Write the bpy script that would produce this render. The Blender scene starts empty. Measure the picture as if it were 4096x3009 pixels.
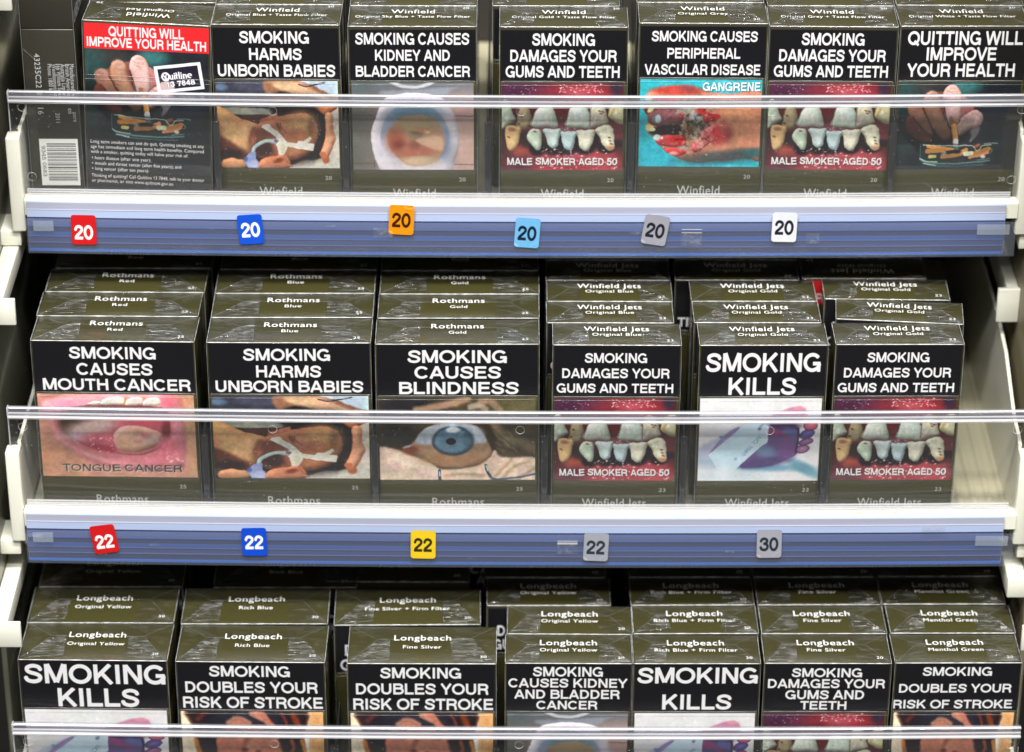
import bpy, bmesh, math, random
import numpy as np
from mathutils import Matrix, Vector

random.seed(4)
MM = 0.001
SC = bpy.context.scene
COL = SC.collection
R = math.radians

# ------------------------------------------------------------------ camera
cam_d = bpy.data.cameras.new('camera'); cam = bpy.data.objects.new('camera', cam_d); COL.objects.link(cam)
cam_d.sensor_width = 36; cam_d.lens = 110.02; cam_d.clip_start = 0.05; cam_d.clip_end = 50
cam.matrix_world = (Matrix.Translation((0, -1.2063, 0.73705)) @ Matrix.Rotation(R(90 - 28.861), 4, 'X') @ Matrix.Rotation(R(0.196), 4, 'Z'))
cam_d.dof.use_dof = True; cam_d.dof.focus_distance = 1.372; cam_d.dof.aperture_fstop = 5.6
SC.camera = cam

# ------------------------------------------------------------------ world, lamps, exposure
W = bpy.data.worlds.new('World'); SC.world = W; W.use_nodes = True
bg = W.node_tree.nodes['Background']; bg.inputs[0].default_value = (0.93, 0.96, 1.0, 1); bg.inputs[1].default_value = 0.085
def ceiling_or_fill_lamp(x, y, z, sx, sy, power, tilt):
    d = bpy.data.lights.new('ceiling_or_fill_light', 'AREA'); d.shape = 'RECTANGLE'; d.size = sx; d.size_y = sy
    d.energy = power; d.color = (1.0, 0.985, 0.955)
    o = bpy.data.objects.new('ceiling_or_fill_light', d); COL.objects.link(o); o.location = (x, y, z); o.rotation_euler = (R(tilt), 0, 0)
ceiling_or_fill_lamp(0.05, -0.9, 1.95, 1.5, 0.2, 88, 25)
ceiling_or_fill_lamp(-0.1, -1.65, 2.1, 1.8, 0.2, 66, 38)
ceiling_or_fill_lamp(0.1, -2.9, 1.6, 2.4, 0.3, 6, 58)  # weak low lamp in front, added as fill
SC.view_settings.view_transform = 'Standard'; SC.view_settings.look = 'None'
SC.view_settings.exposure = -0.17; SC.view_settings.gamma = 1.0
SC.cycles.max_bounces = 12; SC.cycles.transparent_max_bounces = 40; SC.cycles.diffuse_bounces = 4
SC.cycles.glossy_bounces = 4; SC.cycles.caustics_reflective = False; SC.cycles.caustics_refractive = False
SC.cycles.use_denoising = True; SC.cycles.sample_clamp_indirect = 6

# ------------------------------------------------------------------ materials
def mat(name):
    m = bpy.data.materials.new(name); m.use_nodes = True; nt = m.node_tree
    for n in list(nt.nodes): nt.nodes.remove(n)
    out = nt.nodes.new('ShaderNodeOutputMaterial')
    return m, nt, out
def N(nt, t, **kw):
    n = nt.nodes.new(t)
    for k, v in kw.items():
        if k.startswith('_'): setattr(n, k[1:], v)
        else: n.inputs[k.replace('__', ' ')].default_value = v
    return n
def L(nt, a, b): nt.links.new(a, b)
def srgb(r, g, b):
    f = lambda c: c / 12.92 if c <= .04045 else ((c + .055) / 1.055) ** 2.4
    return (f(r / 255), f(g / 255), f(b / 255), 1)
def paint(name, col, rough=.4, coat=0.0, noise=.0, nscale=200, bump=0.0, bscale=300, metal=0, spec=.5, stretch=(1, 1, 1)):
    m, nt, out = mat(name)
    p = N(nt, 'ShaderNodeBsdfPrincipled', Roughness=rough, Metallic=metal)
    p.inputs['Base Color'].default_value = col; p.inputs['Coat Weight'].default_value = coat
    p.inputs['Coat Roughness'].default_value = .12; p.inputs['Specular IOR Level'].default_value = spec
    tc = N(nt, 'ShaderNodeTexCoord'); mp = N(nt, 'ShaderNodeMapping'); mp.inputs['Scale'].default_value = stretch
    L(nt, tc.outputs['Object'], mp.inputs[0])
    if noise:
        n = N(nt, 'ShaderNodeTexNoise', Scale=nscale, Detail=5.0, Roughness=.6); L(nt, mp.outputs[0], n.inputs['Vector'])
        r = N(nt, 'ShaderNodeMapRange'); r.inputs['From Min'].default_value = .3; r.inputs['From Max'].default_value = .7
        r.inputs['To Min'].default_value = 1 - noise; r.inputs['To Max'].default_value = 1 + noise
        L(nt, n.outputs['Fac'], r.inputs['Value'])
        mx = N(nt, 'ShaderNodeVectorMath', _operation='SCALE'); mx.inputs[0].default_value = col[:3]
        L(nt, r.outputs[0], mx.inputs['Scale']); L(nt, mx.outputs[0], p.inputs['Base Color'])
    if bump:
        n = N(nt, 'ShaderNodeTexNoise', Scale=bscale, Detail=3.0); L(nt, mp.outputs[0], n.inputs['Vector'])
        b = N(nt, 'ShaderNodeBump', Strength=bump, Distance=.0004); L(nt, n.outputs['Fac'], b.inputs['Height'])
        L(nt, b.outputs[0], p.inputs['Normal'])
    L(nt, p.outputs[0], out.inputs[0])
    return m
def clear_film(name, haze=.02, gloss=1.0, rough=.06, bump=.15, bscale=(60, 60, 60), streak=0.0, tint=(1, 1, 1), hazecol=(.75, .77, .8), ior=1.45, specks=0.0, bdist=.0006):
    """thin clear plastic: see-through with fresnel gloss, a little haze and wrinkles"""
    m, nt, out = mat(name)
    tc = N(nt, 'ShaderNodeTexCoord'); mp = N(nt, 'ShaderNodeMapping'); mp.inputs['Scale'].default_value = bscale
    L(nt, tc.outputs['Object'], mp.inputs[0])
    n = N(nt, 'ShaderNodeTexNoise', Scale=1.0, Detail=4.0, Roughness=.55, Distortion=.6); L(nt, mp.outputs[0], n.inputs['Vector'])
    b = N(nt, 'ShaderNodeBump', Strength=bump, Distance=bdist); L(nt, n.outputs['Fac'], b.inputs['Height'])
    tr = N(nt, 'ShaderNodeBsdfTransparent'); tr.inputs[0].default_value = (*tint, 1)
    gl = N(nt, 'ShaderNodeBsdfGlossy', Roughness=rough); L(nt, b.outputs[0], gl.inputs['Normal'])
    fr = N(nt, 'ShaderNodeFresnel'); L(nt, b.outputs[0], fr.inputs['Normal'])
    ge = N(nt, 'ShaderNodeNewGeometry'); io = N(nt, 'ShaderNodeMapRange'); io.inputs['To Min'].default_value = ior; io.inputs['To Max'].default_value = 1 / ior
    L(nt, ge.outputs['Backfacing'], io.inputs['Value']); L(nt, io.outputs[0], fr.inputs['IOR'])
    mu = N(nt, 'ShaderNodeMath', _operation='MULTIPLY', _use_clamp=True); mu.inputs[1].default_value = gloss; L(nt, fr.outputs[0], mu.inputs[0])
    df = N(nt, 'ShaderNodeBsdfDiffuse'); df.inputs[0].default_value = (*hazecol, 1)
    m1 = N(nt, 'ShaderNodeMixShader'); m1.inputs[0].default_value = haze
    L(nt, tr.outputs[0], m1.inputs[1]); L(nt, df.outputs[0], m1.inputs[2])
    if streak or specks:
        r = N(nt, 'ShaderNodeMapRange'); r.clamp = True
        if streak:
            r.inputs['From Min'].default_value = .5; r.inputs['From Max'].default_value = .68
            r.inputs['To Min'].default_value = haze; r.inputs['To Max'].default_value = haze + streak
            L(nt, n.outputs['Fac'], r.inputs['Value'])
        else:
            v = N(nt, 'ShaderNodeTexVoronoi', Scale=330.0); L(nt, tc.outputs['Object'], v.inputs['Vector'])
            n2 = N(nt, 'ShaderNodeTexNoise', Scale=25.0, Detail=4.0); L(nt, tc.outputs['Object'], n2.inputs['Vector'])
            q = N(nt, 'ShaderNodeMath', _operation='MULTIPLY'); L(nt, n2.outputs['Fac'], q.inputs[0]); q.inputs[1].default_value = .16
            s = N(nt, 'ShaderNodeMath', _operation='SUBTRACT'); L(nt, q.outputs[0], s.inputs[0]); L(nt, v.outputs['Distance'], s.inputs[1])
            r.inputs['From Min'].default_value = 0; r.inputs['From Max'].default_value = .03
            r.inputs['To Min'].default_value = haze; r.inputs['To Max'].default_value = haze + specks
            L(nt, s.outputs[0], r.inputs['Value'])
        L(nt, r.outputs[0], m1.inputs[0])
    m2 = N(nt, 'ShaderNodeMixShader'); L(nt, mu.outputs[0], m2.inputs[0]); L(nt, m1.outputs[0], m2.inputs[1]); L(nt, gl.outputs[0], m2.inputs[2])
    L(nt, m2.outputs[0], out.inputs[0])
    return m

DRAB = srgb(84, 78, 52)
M = dict(
    drab=paint('drab_card', srgb(62, 59, 28), rough=.38, coat=.25, noise=.12, nscale=900, bump=.12, bscale=2500),
    side=paint('drab_card_side', srgb(48, 46, 37), rough=.42, coat=.15, noise=.1, nscale=700),
    ink=paint('white_print', srgb(236, 236, 234), rough=.5),
    greyink=paint('grey_print', srgb(190, 192, 190), rough=.5),
    film=clear_film('cellophane', haze=.002, gloss=.75, rough=.05, bump=.22, bscale=(45, 160, 45)),
    film_front=clear_film('cellophane_front', haze=.010, gloss=.8, rough=.08, bump=.12, bscale=(40, 40, 25)),
    flap=clear_film('cellophane_fold', haze=.005, gloss=1.2, rough=.1, bump=.5, bscale=(90, 260, 90), streak=.03, bdist=.001),
    flap2=clear_film('cellophane_wrinkled_fold', haze=.012, gloss=1.7, rough=.12, bump=1.0, bscale=(110, 520, 90), streak=.22, bdist=.0018),
    seam=clear_film('cellophane_edge_highlight', haze=.45, gloss=2.2, rough=.2, bump=.8, bscale=(140, 140, 140), streak=.45, hazecol=(.85, .86, .87)),  # whitish haze paints the highlight along the top film edges
    seam_glint=clear_film('cellophane_seam_and_glint', haze=.16, gloss=1.6, rough=.2, bump=.6, bscale=(300, 300, 300)),  # tear strip and fold lines, also painted glints on the corners
    plate=clear_film('clear_acrylic', haze=.014, gloss=1.0, rough=.02, bump=.02, bscale=(20, 20, 20), tint=(1, 1, 1), ior=1.49, specks=.35, hazecol=(.7, .72, .7)),
    edge=clear_film('acrylic_edge_glow', haze=.42, gloss=1.5, rough=.12, bump=.25, bscale=(30, 900, 900), hazecol=(.80, .80, .86), ior=1.49),  # pale haze stands for light glowing in the polished edges
    edge_clear=clear_film('acrylic_bar', haze=.12, gloss=1.8, rough=.08, bump=.3, bscale=(18, 1200, 1200), hazecol=(.66, .66, .74), tint=(.92, .92, .95), ior=1.49),
    edge_dark=clear_film('acrylic_groove', haze=.06, gloss=1.0, rough=.1, bump=.1, tint=(.55, .53, .62), hazecol=(.3, .28, .4), ior=1.49),
    ridge=clear_film('acrylic_ridge_glint', haze=.42, gloss=1.6, rough=.15, bump=.3, bscale=(12, 900, 900), hazecol=(.93, .93, .95), ior=1.49),  # white haze paints the light reflected by the clear ridges
    edge_foot=clear_film('guard_foot', haze=.3, gloss=1.8, rough=.1, bump=.3, bscale=(18, 1200, 1200), hazecol=(.7, .7, .72), ior=1.49),  # extra haze paints the lip's reflection low on the guard
    ring=clear_film('mould_mark', haze=.4, gloss=1.4, rough=.15, bump=.1, hazecol=(.85, .85, .85)),
    white=paint('white_plastic', srgb(228, 227, 212), rough=.34, coat=.1, noise=.03, nscale=60, bump=.05, bscale=400),
    cream=paint('cream_powder_coat', srgb(186, 180, 152), rough=.45, noise=.05, nscale=40, bump=.12, bscale=900),
    lilac=paint('rail_upper_band', srgb(166, 169, 186), rough=.35, coat=.15, noise=.04, nscale=30, stretch=(1, 20, 60)),
    pale=paint('rail_pale_band', srgb(174, 188, 220), rough=.35, coat=.15, noise=.04, nscale=30, stretch=(1, 20, 60)),
    blue1=paint('rail_blue_a', srgb(80, 92, 138), rough=.35, coat=.2, noise=.09, nscale=14, stretch=(1, 20, 60)),
    blue2=paint('rail_blue_b', srgb(46, 52, 86), rough=.35, coat=.2, noise=.09, nscale=14, stretch=(1, 20, 60)),
    blue3=paint('rail_blue_c', srgb(52, 80, 146), rough=.35, coat=.2, noise=.09, nscale=14, stretch=(1, 20, 60)),
    blue4=paint('rail_blue_d', srgb(56, 66, 114), rough=.35, coat=.2, noise=.09, nscale=14, stretch=(1, 20, 60)),
    blue5=paint('rail_blue_line', srgb(52, 98, 178), rough=.2, coat=.7),
    cover=clear_film('rail_cover', haze=.05, gloss=.9, rough=.05, bump=.02, bscale=(10, 30, 30), tint=(1, 1, 1), hazecol=(.6, .68, .85)),  # bluish haze paints a soft sheen over the bands
    tab=clear_film('rail_end_tab', haze=.15, gloss=1.3, rough=.1, bump=.1, hazecol=(.72, .82, .93)),
    smudge=clear_film('glue_residue', haze=.03, gloss=.5, rough=.4, bump=.5, bscale=(500, 500, 500), streak=.12, hazecol=(.5, .54, .6)),
    lane=clear_film('smoky_divider', haze=.10, gloss=1.6, rough=.08, bump=.2, bscale=(200, 10, 60), tint=(.42, .42, .42), hazecol=(.2, .2, .22)),
    dark=paint('dark_back_panel', srgb(40, 38, 34), rough=.6, noise=.15, nscale=30),
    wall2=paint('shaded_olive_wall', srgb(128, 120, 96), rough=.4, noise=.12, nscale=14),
    metal=paint('grey_wall_metal', srgb(112, 112, 98), rough=.22, coat=.3, noise=.08, nscale=12, metal=.25, bump=.1, bscale=30),
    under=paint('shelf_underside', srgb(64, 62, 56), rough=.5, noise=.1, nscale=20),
)

# ------------------------------------------------------------------ object helpers
def link(name, me, m=None, parent=None, smooth=False):
    if m is not None and not me.materials: me.materials.append(m)
    if smooth:
        for p in me.polygons: p.use_smooth = True
    o = bpy.data.objects.new(name, me); COL.objects.link(o)
    if parent is not None: o.parent = parent
    return o
def mesh(name, vs, fs, uv=None):
    me = bpy.data.meshes.new(name); me.from_pydata([(x * MM, y * MM, z * MM) for x, y, z in vs], [], fs)
    if uv is not None:
        l = me.uv_layers.new(name='UVMap')
        for i, lp in enumerate(me.loops): l.data[i].uv = uv[lp.vertex_index]
    me.update(); return me
def boxes(name, bl, bevel=0, seg=2):
    bm = bmesh.new()
    for (x0, x1, y0, y1, z0, z1) in bl:
        vs = [bm.verts.new((x * MM, y * MM, z * MM)) for x in (x0, x1) for y in (y0, y1) for z in (z0, z1)]
        for f in ((0, 1, 3, 2), (4, 6, 7, 5), (0, 4, 5, 1), (2, 3, 7, 6), (0, 2, 6, 4), (1, 5, 7, 3)):
            bm.faces.new([vs[i] for i in f])
    bmesh.ops.recalc_face_normals(bm, faces=bm.faces)
    if bevel: bmesh.ops.bevel(bm, geom=list(bm.edges), offset=bevel * MM, segments=seg, affect='EDGES', profile=.5)
    me = bpy.data.meshes.new(name); bm.to_mesh(me); bm.free()
    if bevel:
        for p in me.polygons: p.use_smooth = True
        me.set_sharp_from_angle(angle=R(50)) if hasattr(me, 'set_sharp_from_angle') else None
    return me
def sag(x): return -1.7 * max(0, 1 - ((x - 4) / 221.0) ** 2)
def extr(name, prof, x0, x1, n=26, closed=True, sagging=True, wob=0.0):
    """extrude a (y,z) profile along x with the shelf's slight sag"""
    vs, fs = [], []; k = len(prof)
    for i in range(n + 1):
        x = x0 + (x1 - x0) * i / n; s = sag(x) if sagging else 0
        for (y, z) in prof: vs.append((x, y + wob * math.sin(i * 1.7), z + s))
    for i in range(n):
        for j in range(k if closed else k - 1):
            a, b = i * k + j, i * k + (j + 1) % k
            fs.append((a, b, b + k, a + k))
    if closed: fs.append(tuple(range(k - 1, -1, -1))); fs.append(tuple(n * k + j for j in range(k)))
    me = mesh(name, vs, fs); bm = bmesh.new(); bm.from_mesh(me); bmesh.ops.recalc_face_normals(bm, faces=bm.faces); bm.to_mesh(me); bm.free()
    return me
def rect(y0, y1, z0, z1): return [(y0, z0), (y1, z0), (y1, z1), (y0, z1)]
def rod(cy, cz, r, n=8): return [(cy + r * math.cos(2 * math.pi * i / n), cz + r * math.sin(2 * math.pi * i / n)) for i in range(n)]
def empty(name, loc, label, cat, group=None, rot=(0, 0, 0)):
    o = bpy.data.objects.new(name, None); COL.objects.link(o); o.empty_display_size = .01
    o.location = Vector(loc) * MM; o.rotation_euler = rot
    o['label'] = label; o['category'] = cat
    if group: o['group'] = group
    return o
def text_mesh(name, items):
    """items: (string, xc, y_base, width or None, cap_h, bold) in mm on the xy plane -> one mesh"""
    V, F, off = [], [], 0
    for (s, xc, yb, wd, ch, bold) in items:
        c = bpy.data.curves.new('t', 'FONT'); c.body = s; c.size = 10; c.resolution_u = 3; c.offset = bold; c.space_character = 1.06
        o = bpy.data.objects.new('t', c); COL.objects.link(o)
        me = bpy.data.meshes.new_from_object(o.evaluated_get(bpy.context.evaluated_depsgraph_get()))
        v = np.empty(len(me.vertices) * 3); me.vertices.foreach_get('co', v); v = v.reshape(-1, 3)
        x0, x1 = v[:, 0].min(), v[:, 0].max(); sy = ch / 7.0
        sx = (wd / (x1 - x0)) if wd else sy
        v[:, 0] = (v[:, 0] - (x0 + x1) / 2) * sx + xc; v[:, 1] = v[:, 1] * sy + yb
        V += [tuple(q) for q in v]; F += [tuple(i + off for i in p.vertices) for p in me.polygons]; off += len(v)
        bpy.data.objects.remove(o); bpy.data.curves.remove(c); bpy.data.meshes.remove(me)
    return V, F
def photo_texture(A, seed=1, amt=1.0):
    """small-scale warp, skin-like mottling, creases and fine wet glints over a painted picture"""
    h, w = A.shape[:2]
    wy = fbm(h, w, 16, seed, 4) * 7 * amt + fbm(h, w, 5, seed + 5, 2) * 3 * amt; wx = fbm(h, w, 16, seed + 50, 4) * 7 * amt + fbm(h, w, 5, seed + 55, 2) * 3 * amt
    yy, xx = np.mgrid[0:h, 0:w]; yi = np.clip(yy + wy, 0, h - 1).astype(int); xi = np.clip(xx + wx, 0, w - 1).astype(int)
    B = A[yi, xi]
    n1 = fbm(h, w, 44, seed + 2, 5); n2 = fbm(h, w, 9, seed + 3, 3); cr = np.abs(fbm(h, w, 22, seed + 4, 4)); cr2 = np.abs(fbm(h, w, 13, seed + 14, 3))
    lum = B.mean(-1, keepdims=True)
    k = 1 + amt * (.55 * n1 + .30 * n2 - .06 * np.exp(-(cr / .02) ** 2))
    B = B * k[..., None] + amt * (np.clip(n2 - .2, 0, 1) * np.clip(n1 + .15, 0, 1) * 1.6)[..., None] * lum
    t = np.stack([fbm(h, w, 30, seed + q, 3) for q in (21, 22, 23)], -1); B = B * (1 + .16 * amt * t)
    # a photographic contrast curve
    B = np.clip(B, 0, 1); m = B.mean(); return np.clip((B - m) * (1 + .14 * amt) + m, 0, 1)
def image_mat(name, arr, rough=.35, coat=.35, gain=1.0):
    coat = coat * .3
    h, w = arr.shape[:2]
    im = bpy.data.images.new(name, w, h, alpha=False)
    px = np.ones((h, w, 4), dtype=np.float32); px[..., :3] = np.clip(arr[::-1], 0, 1)
    im.pixels.foreach_set(px.ravel()); im.update(); im.pack()
    m, nt, out = mat(name)
    t = N(nt, 'ShaderNodeTexImage'); t.image = im; t.interpolation = 'Cubic'; t.extension = 'EXTEND'
    p = N(nt, 'ShaderNodeBsdfPrincipled', Roughness=rough); p.inputs['Coat Weight'].default_value = coat; p.inputs['Coat Roughness'].default_value = .1
    p.inputs['Specular IOR Level'].default_value = .3
    L(nt, t.outputs[0], p.inputs['Base Color']); L(nt, p.outputs[0], out.inputs[0])
    return m

# ------------------------------------------------------------------ printed pictures and lettering, drawn stroke by stroke
def value_noise(h, w, cell, seed):
    rs = np.random.RandomState(seed); gh, gw = int(h / cell) + 3, int(w / cell) + 3
    g = rs.rand(gh, gw); ys = np.arange(h) / cell; xs = np.arange(w) / cell
    yi, xi = ys.astype(int), xs.astype(int); fy, fx = ys - yi, xs - xi
    fy = fy * fy * (3 - 2 * fy); fx = fx * fx * (3 - 2 * fx)
    a = g[yi][:, xi]; b = g[yi][:, xi + 1]; c = g[yi + 1][:, xi]; d = g[yi + 1][:, xi + 1]
    return (a * (1 - fx) + b * fx) * (1 - fy[:, None]) + (c * (1 - fx) + d * fx) * fy[:, None]
def fbm(h, w, cell, seed, o=4):
    r = np.zeros((h, w)); s = 0
    for i in range(o):
        if cell < 1.2: break
        r += value_noise(h, w, cell, seed + i) * .5 ** i; s += .5 ** i; cell /= 2
    return r / s - .5
def sm(e0, e1, x):
    t = np.clip((x - e0) / (e1 - e0), 0, 1); return t * t * (3 - 2 * t)
def spline(pts, closed=False, n=6):
    P = [np.array(p, float) for p in pts]; out = []; k = len(P)
    for i in range(k if closed else k - 1):
        p0 = P[(i - 1) % k] if closed or i > 0 else P[0]; p1 = P[i]; p2 = P[(i + 1) % k]
        p3 = P[(i + 2) % k] if closed or i + 2 < k else P[-1]
        for j in range(n):
            t = j / n
            out.append(.5 * ((2 * p1) + (-p0 + p2) * t + (2 * p0 - 5 * p1 + 4 * p2 - p3) * t * t + (-p0 + 3 * p1 - 3 * p2 + p3) * t ** 3))
    if not closed: out.append(P[-1])
    return out
class Canvas:
    def __init__(s, W_, H_, x0, x1, y0, y1, bgc=(20, 20, 22), warp=0.0, seed=1):
        s.W, s.H = W_, H_; s.k = (x1 - x0) / W_
        xs = x0 + (np.arange(W_) + .5) / W_ * (x1 - x0); ys = y0 + (np.arange(H_) + .5) / H_ * (y1 - y0)
        s.X, s.Y = np.meshgrid(xs, ys)
        if warp:
            s.X = s.X + fbm(H_, W_, W_ / 14, seed) * warp; s.Y = s.Y + fbm(H_, W_, W_ / 14, seed + 9) * warp
        s.A = np.ones((H_, W_, 3)) * np.array(bgc) / 255.
    def put(s, m, c, a=1.0):
        m = (m * a)[..., None]; s.A = s.A * (1 - m) + m * np.array(c) / 255.
    def shade(s, m, f):
        s.A = np.clip(s.A * (1 + (f - 1) * m)[..., None], 0, 1)
    def blob(s, x, y, rx, ry, c, a=1.0, soft=.5, rot=0):
        q = R(rot); dx, dy = s.X - x, s.Y - y
        d = np.sqrt(((dx * math.cos(q) + dy * math.sin(q)) / rx) ** 2 + ((-dx * math.sin(q) + dy * math.cos(q)) / ry) ** 2)
        s.put(1 - sm(1 - soft, 1 + soft, d), c, a)
    def dist(s, P, closed):
        D = np.full(s.X.shape, 1e9); ins = np.zeros(s.X.shape, bool); k = len(P)
        for i in range(k if closed else k - 1):
            ax, ay = P[i]; bx, by = P[(i + 1) % k]; dx, dy = bx - ax, by - ay; l = dx * dx + dy * dy
            if l < 1e-9: continue
            t = np.clip(((s.X - ax) * dx + (s.Y - ay) * dy) / l, 0, 1)
            D = np.minimum(D, (s.X - ax - t * dx) ** 2 + (s.Y - ay - t * dy) ** 2)
            if closed and ay != by:
                c = ((ay > s.Y) != (by > s.Y)) & (s.X < dx * (s.Y - ay) / dy + ax); ins ^= c
        D = np.sqrt(D); return np.where(ins, -D, D)
    def poly(s, pts, c, a=1.0, soft=None, smooth=True, rim=None, rimw=0, hi=None, ):
        P = spline(pts, True, 5) if smooth else pts
        D = s.dist(P, True); so = soft or s.k * 1.2; m = 1 - sm(-so, so, D)
        s.put(m, c, a)
        if rim is not None:
            s.put(m * sm(-rimw, 0, D), rim, .42 * a)
            gy, gx = np.gradient(D); g = np.hypot(gx, gy) + 1e-9; rr = rimw * 2.4; t = np.clip(1 + D / rr, 0, 1) ** 1.3   # rounded form lit from the upper left
            k = (-gx / g * .45 - gy / g * .85) * t; s.shade(m * a, 1 + .42 * k)
        if hi is not None: s.put(m * sm(rimw * .8, rimw * 2.2, -D), hi, .8 * a)
        return m
    def line(s, pts, w, c, a=1.0, soft=None, smooth=True):
        P = spline(pts, False, 5) if smooth and len(pts) > 2 else pts
        so = soft or s.k * 1.0; D = s.dist(P, False); s.put(1 - sm(w / 2 - so, w / 2 + so, D), c, a)
    def grain(s, a, cell, seed=3, color=False):
        n = fbm(s.H, s.W, cell, seed, 4)
        s.A = s.A * (1 + a * n[..., None])
        if color: s.A = s.A * (1 + a * .4 * np.stack([fbm(s.H, s.W, cell, seed + q) for q in (11, 12, 13)], -1))
    def specks(s, n, x0, x1, y0, y1, seed=5, size=9, c=(255, 235, 240), a=.8):
        rs = random.Random(seed)
        for i in range(n):
            s.blob(rs.uniform(x0, x1), rs.uniform(y0, y1), size * rs.uniform(.5, 1.6), size * rs.uniform(.3, .7), c, a * rs.uniform(.4, 1), .6, rs.uniform(-50, 50))

# bold grotesque capitals and figures: cap height 1, strokes drawn around centre lines
T_ = .2
def arc(cx, cy, rx, ry, a0, a1, n=14): return [(cx + rx * math.cos(R(a0 + (a1 - a0) * i / n)), cy + ry * math.sin(R(a0 + (a1 - a0) * i / n))) for i in range(n + 1)]
h_ = T_ / 2; u_ = 1 - h_
GL = {
 'A': (.98, [[(.09, 0), (.49, 1)], [(.89, 0), (.49, 1)], [(.22, .3), (.76, .3)]]),
 'B': (.95, [[(.17, 0), (.17, 1)], [(.1, u_), (.55, u_)] + arc(.55, .725, .24, .175, 90, -90) + [(.1, .55)], [(.1, h_), (.58, h_)] + arc(.58, .325, .27, .225, -90, 90) + [(.1, .55)]]),
 'C': (.98, [arc(.5, .5, .39, .41, 38, 322, 26)]),
 'D': (.98, [[(.17, 0), (.17, 1)], [(.1, u_), (.45, u_)] + arc(.45, .5, .37, .4, 90, -90, 18) + [(.1, h_)]]),
 'E': (.88, [[(.17, 0), (.17, 1)], [(.1, u_), (.82, u_)], [(.1, .52), (.77, .52)], [(.1, h_), (.84, h_)]]),
 'F': (.82, [[(.17, 0), (.17, 1)], [(.1, u_), (.8, u_)], [(.1, .5), (.72, .5)]]),
 'G': (1.04, [arc(.52, .5, .41, .41, 38, 350, 28), [(.55, .44), (.97, .44)], [(.89, .5), (.89, 0)]]),
 'H': (.98, [[(.17, 0), (.17, 1)], [(.81, 0), (.81, 1)], [(.1, .52), (.88, .52)]]),
 'I': (.38, [[(.19, 0), (.19, 1)]]),
 'K': (.98, [[(.17, 0), (.17, 1)], [(.2, .34), (.84, 1)], [(.42, .58), (.88, 0)]]),
 'L': (.82, [[(.17, 0), (.17, 1)], [(.1, h_), (.8, h_)]]),
 'M': (1.16, [[(.16, 0), (.16, 1)], [(1.0, 0), (1.0, 1)], [(.2, 1), (.56, .06)], [(.96, 1), (.6, .06)]]),
 'N': (1.0, [[(.17, 0), (.17, 1)], [(.83, 0), (.83, 1)], [(.19, .97), (.81, .03)]]),
 'O': (1.08, [arc(.54, .5, .43, .41, 0, 360, 34)]),
 'P': (.92, [[(.17, 0), (.17, 1)], [(.1, u_), (.55, u_)] + arc(.55, .68, .26, .22, 90, -90) + [(.1, .46)]]),
 'Q': (1.08, [arc(.54, .5, .43, .41, 0, 360, 34), [(.6, .3), (.98, -.02)]]),
 'R': (.98, [[(.17, 0), (.17, 1)], [(.1, u_), (.57, u_)] + arc(.57, .69, .25, .21, 90, -90) + [(.1, .48)], arc(.55, .26, .24, .2, 85, 0, 6) + [(.81, .1), (.86, 0)]]),
 'S': (.92, [spline([(.8, .7), (.72, .84), (.47, .905), (.22, .82), (.2, .66), (.34, .56), (.62, .47), (.77, .34), (.7, .16), (.45, .095), (.2, .16), (.11, .31)], False, 4)]),
 'T': (.84, [[(.42, 0), (.42, 1)], [(.02, u_), (.82, u_)]]),
 'U': (.98, [[(.17, 1), (.17, .36)] + arc(.49, .36, .32, .27, 180, 360, 14) + [(.81, 1)]]),
 'V': (.92, [[(.08, 1), (.46, 0)], [(.84, 1), (.46, 0)]]),
 'W': (1.34, [[(.08, 1), (.36, 0)], [(.67, 1), (.36, .02)], [(.67, 1), (.98, .02)], [(1.26, 1), (.98, 0)]]),
 'Y': (.92, [[(.08, 1), (.46, .42)], [(.84, 1), (.46, .42)], [(.46, .5), (.46, 0)]]),
 '0': (.78, [arc(.39, .5, .28, .41, 0, 360, 30)]),
 '1': (.78, [[(.45, 0), (.45, 1)], [(.12, .74), (.3, .78), (.45, .95)]]),
 '2': (.78, [spline([(.12, .66), (.2, .84), (.4, .905), (.62, .8), (.62, .62), (.42, .42), (.18, .22), (.13, .1)], False, 4), [(.05, h_), (.72, h_)]]),
 '3': (.78, [spline([(.11, .7), (.2, .85), (.4, .905), (.6, .81), (.58, .63), (.36, .54)], False, 4), spline([(.36, .54), (.6, .48), (.66, .28), (.55, .13), (.38, .095), (.18, .15), (.1, .3)], False, 4)]),
 '4': (.78, [[(.55, 0), (.55, 1)], [(.5, .96), (.08, .33)], [(.04, .29), (.74, .29)]]),
 '5': (.78, [[(.2, .9), (.68, .9)], [(.22, .95), (.15, .5)], spline([(.14, .53), (.38, .6), (.62, .5), (.65, .3), (.55, .13), (.36, .095), (.16, .15), (.09, .28)], False, 4)]),
 '7': (.78, [[(.06, .9), (.72, .9)], [(.66, .88), (.46, .5), (.34, 0)]]),
 '8': (.78, [arc(.39, .71, .22, .19, 0, 360, 22), arc(.39, .31, .27, .21, 0, 360, 24)]),
 '.': (.3, [[(.15, 0), (.15, .2)]]), ' ': (.36, []),
}
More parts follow.
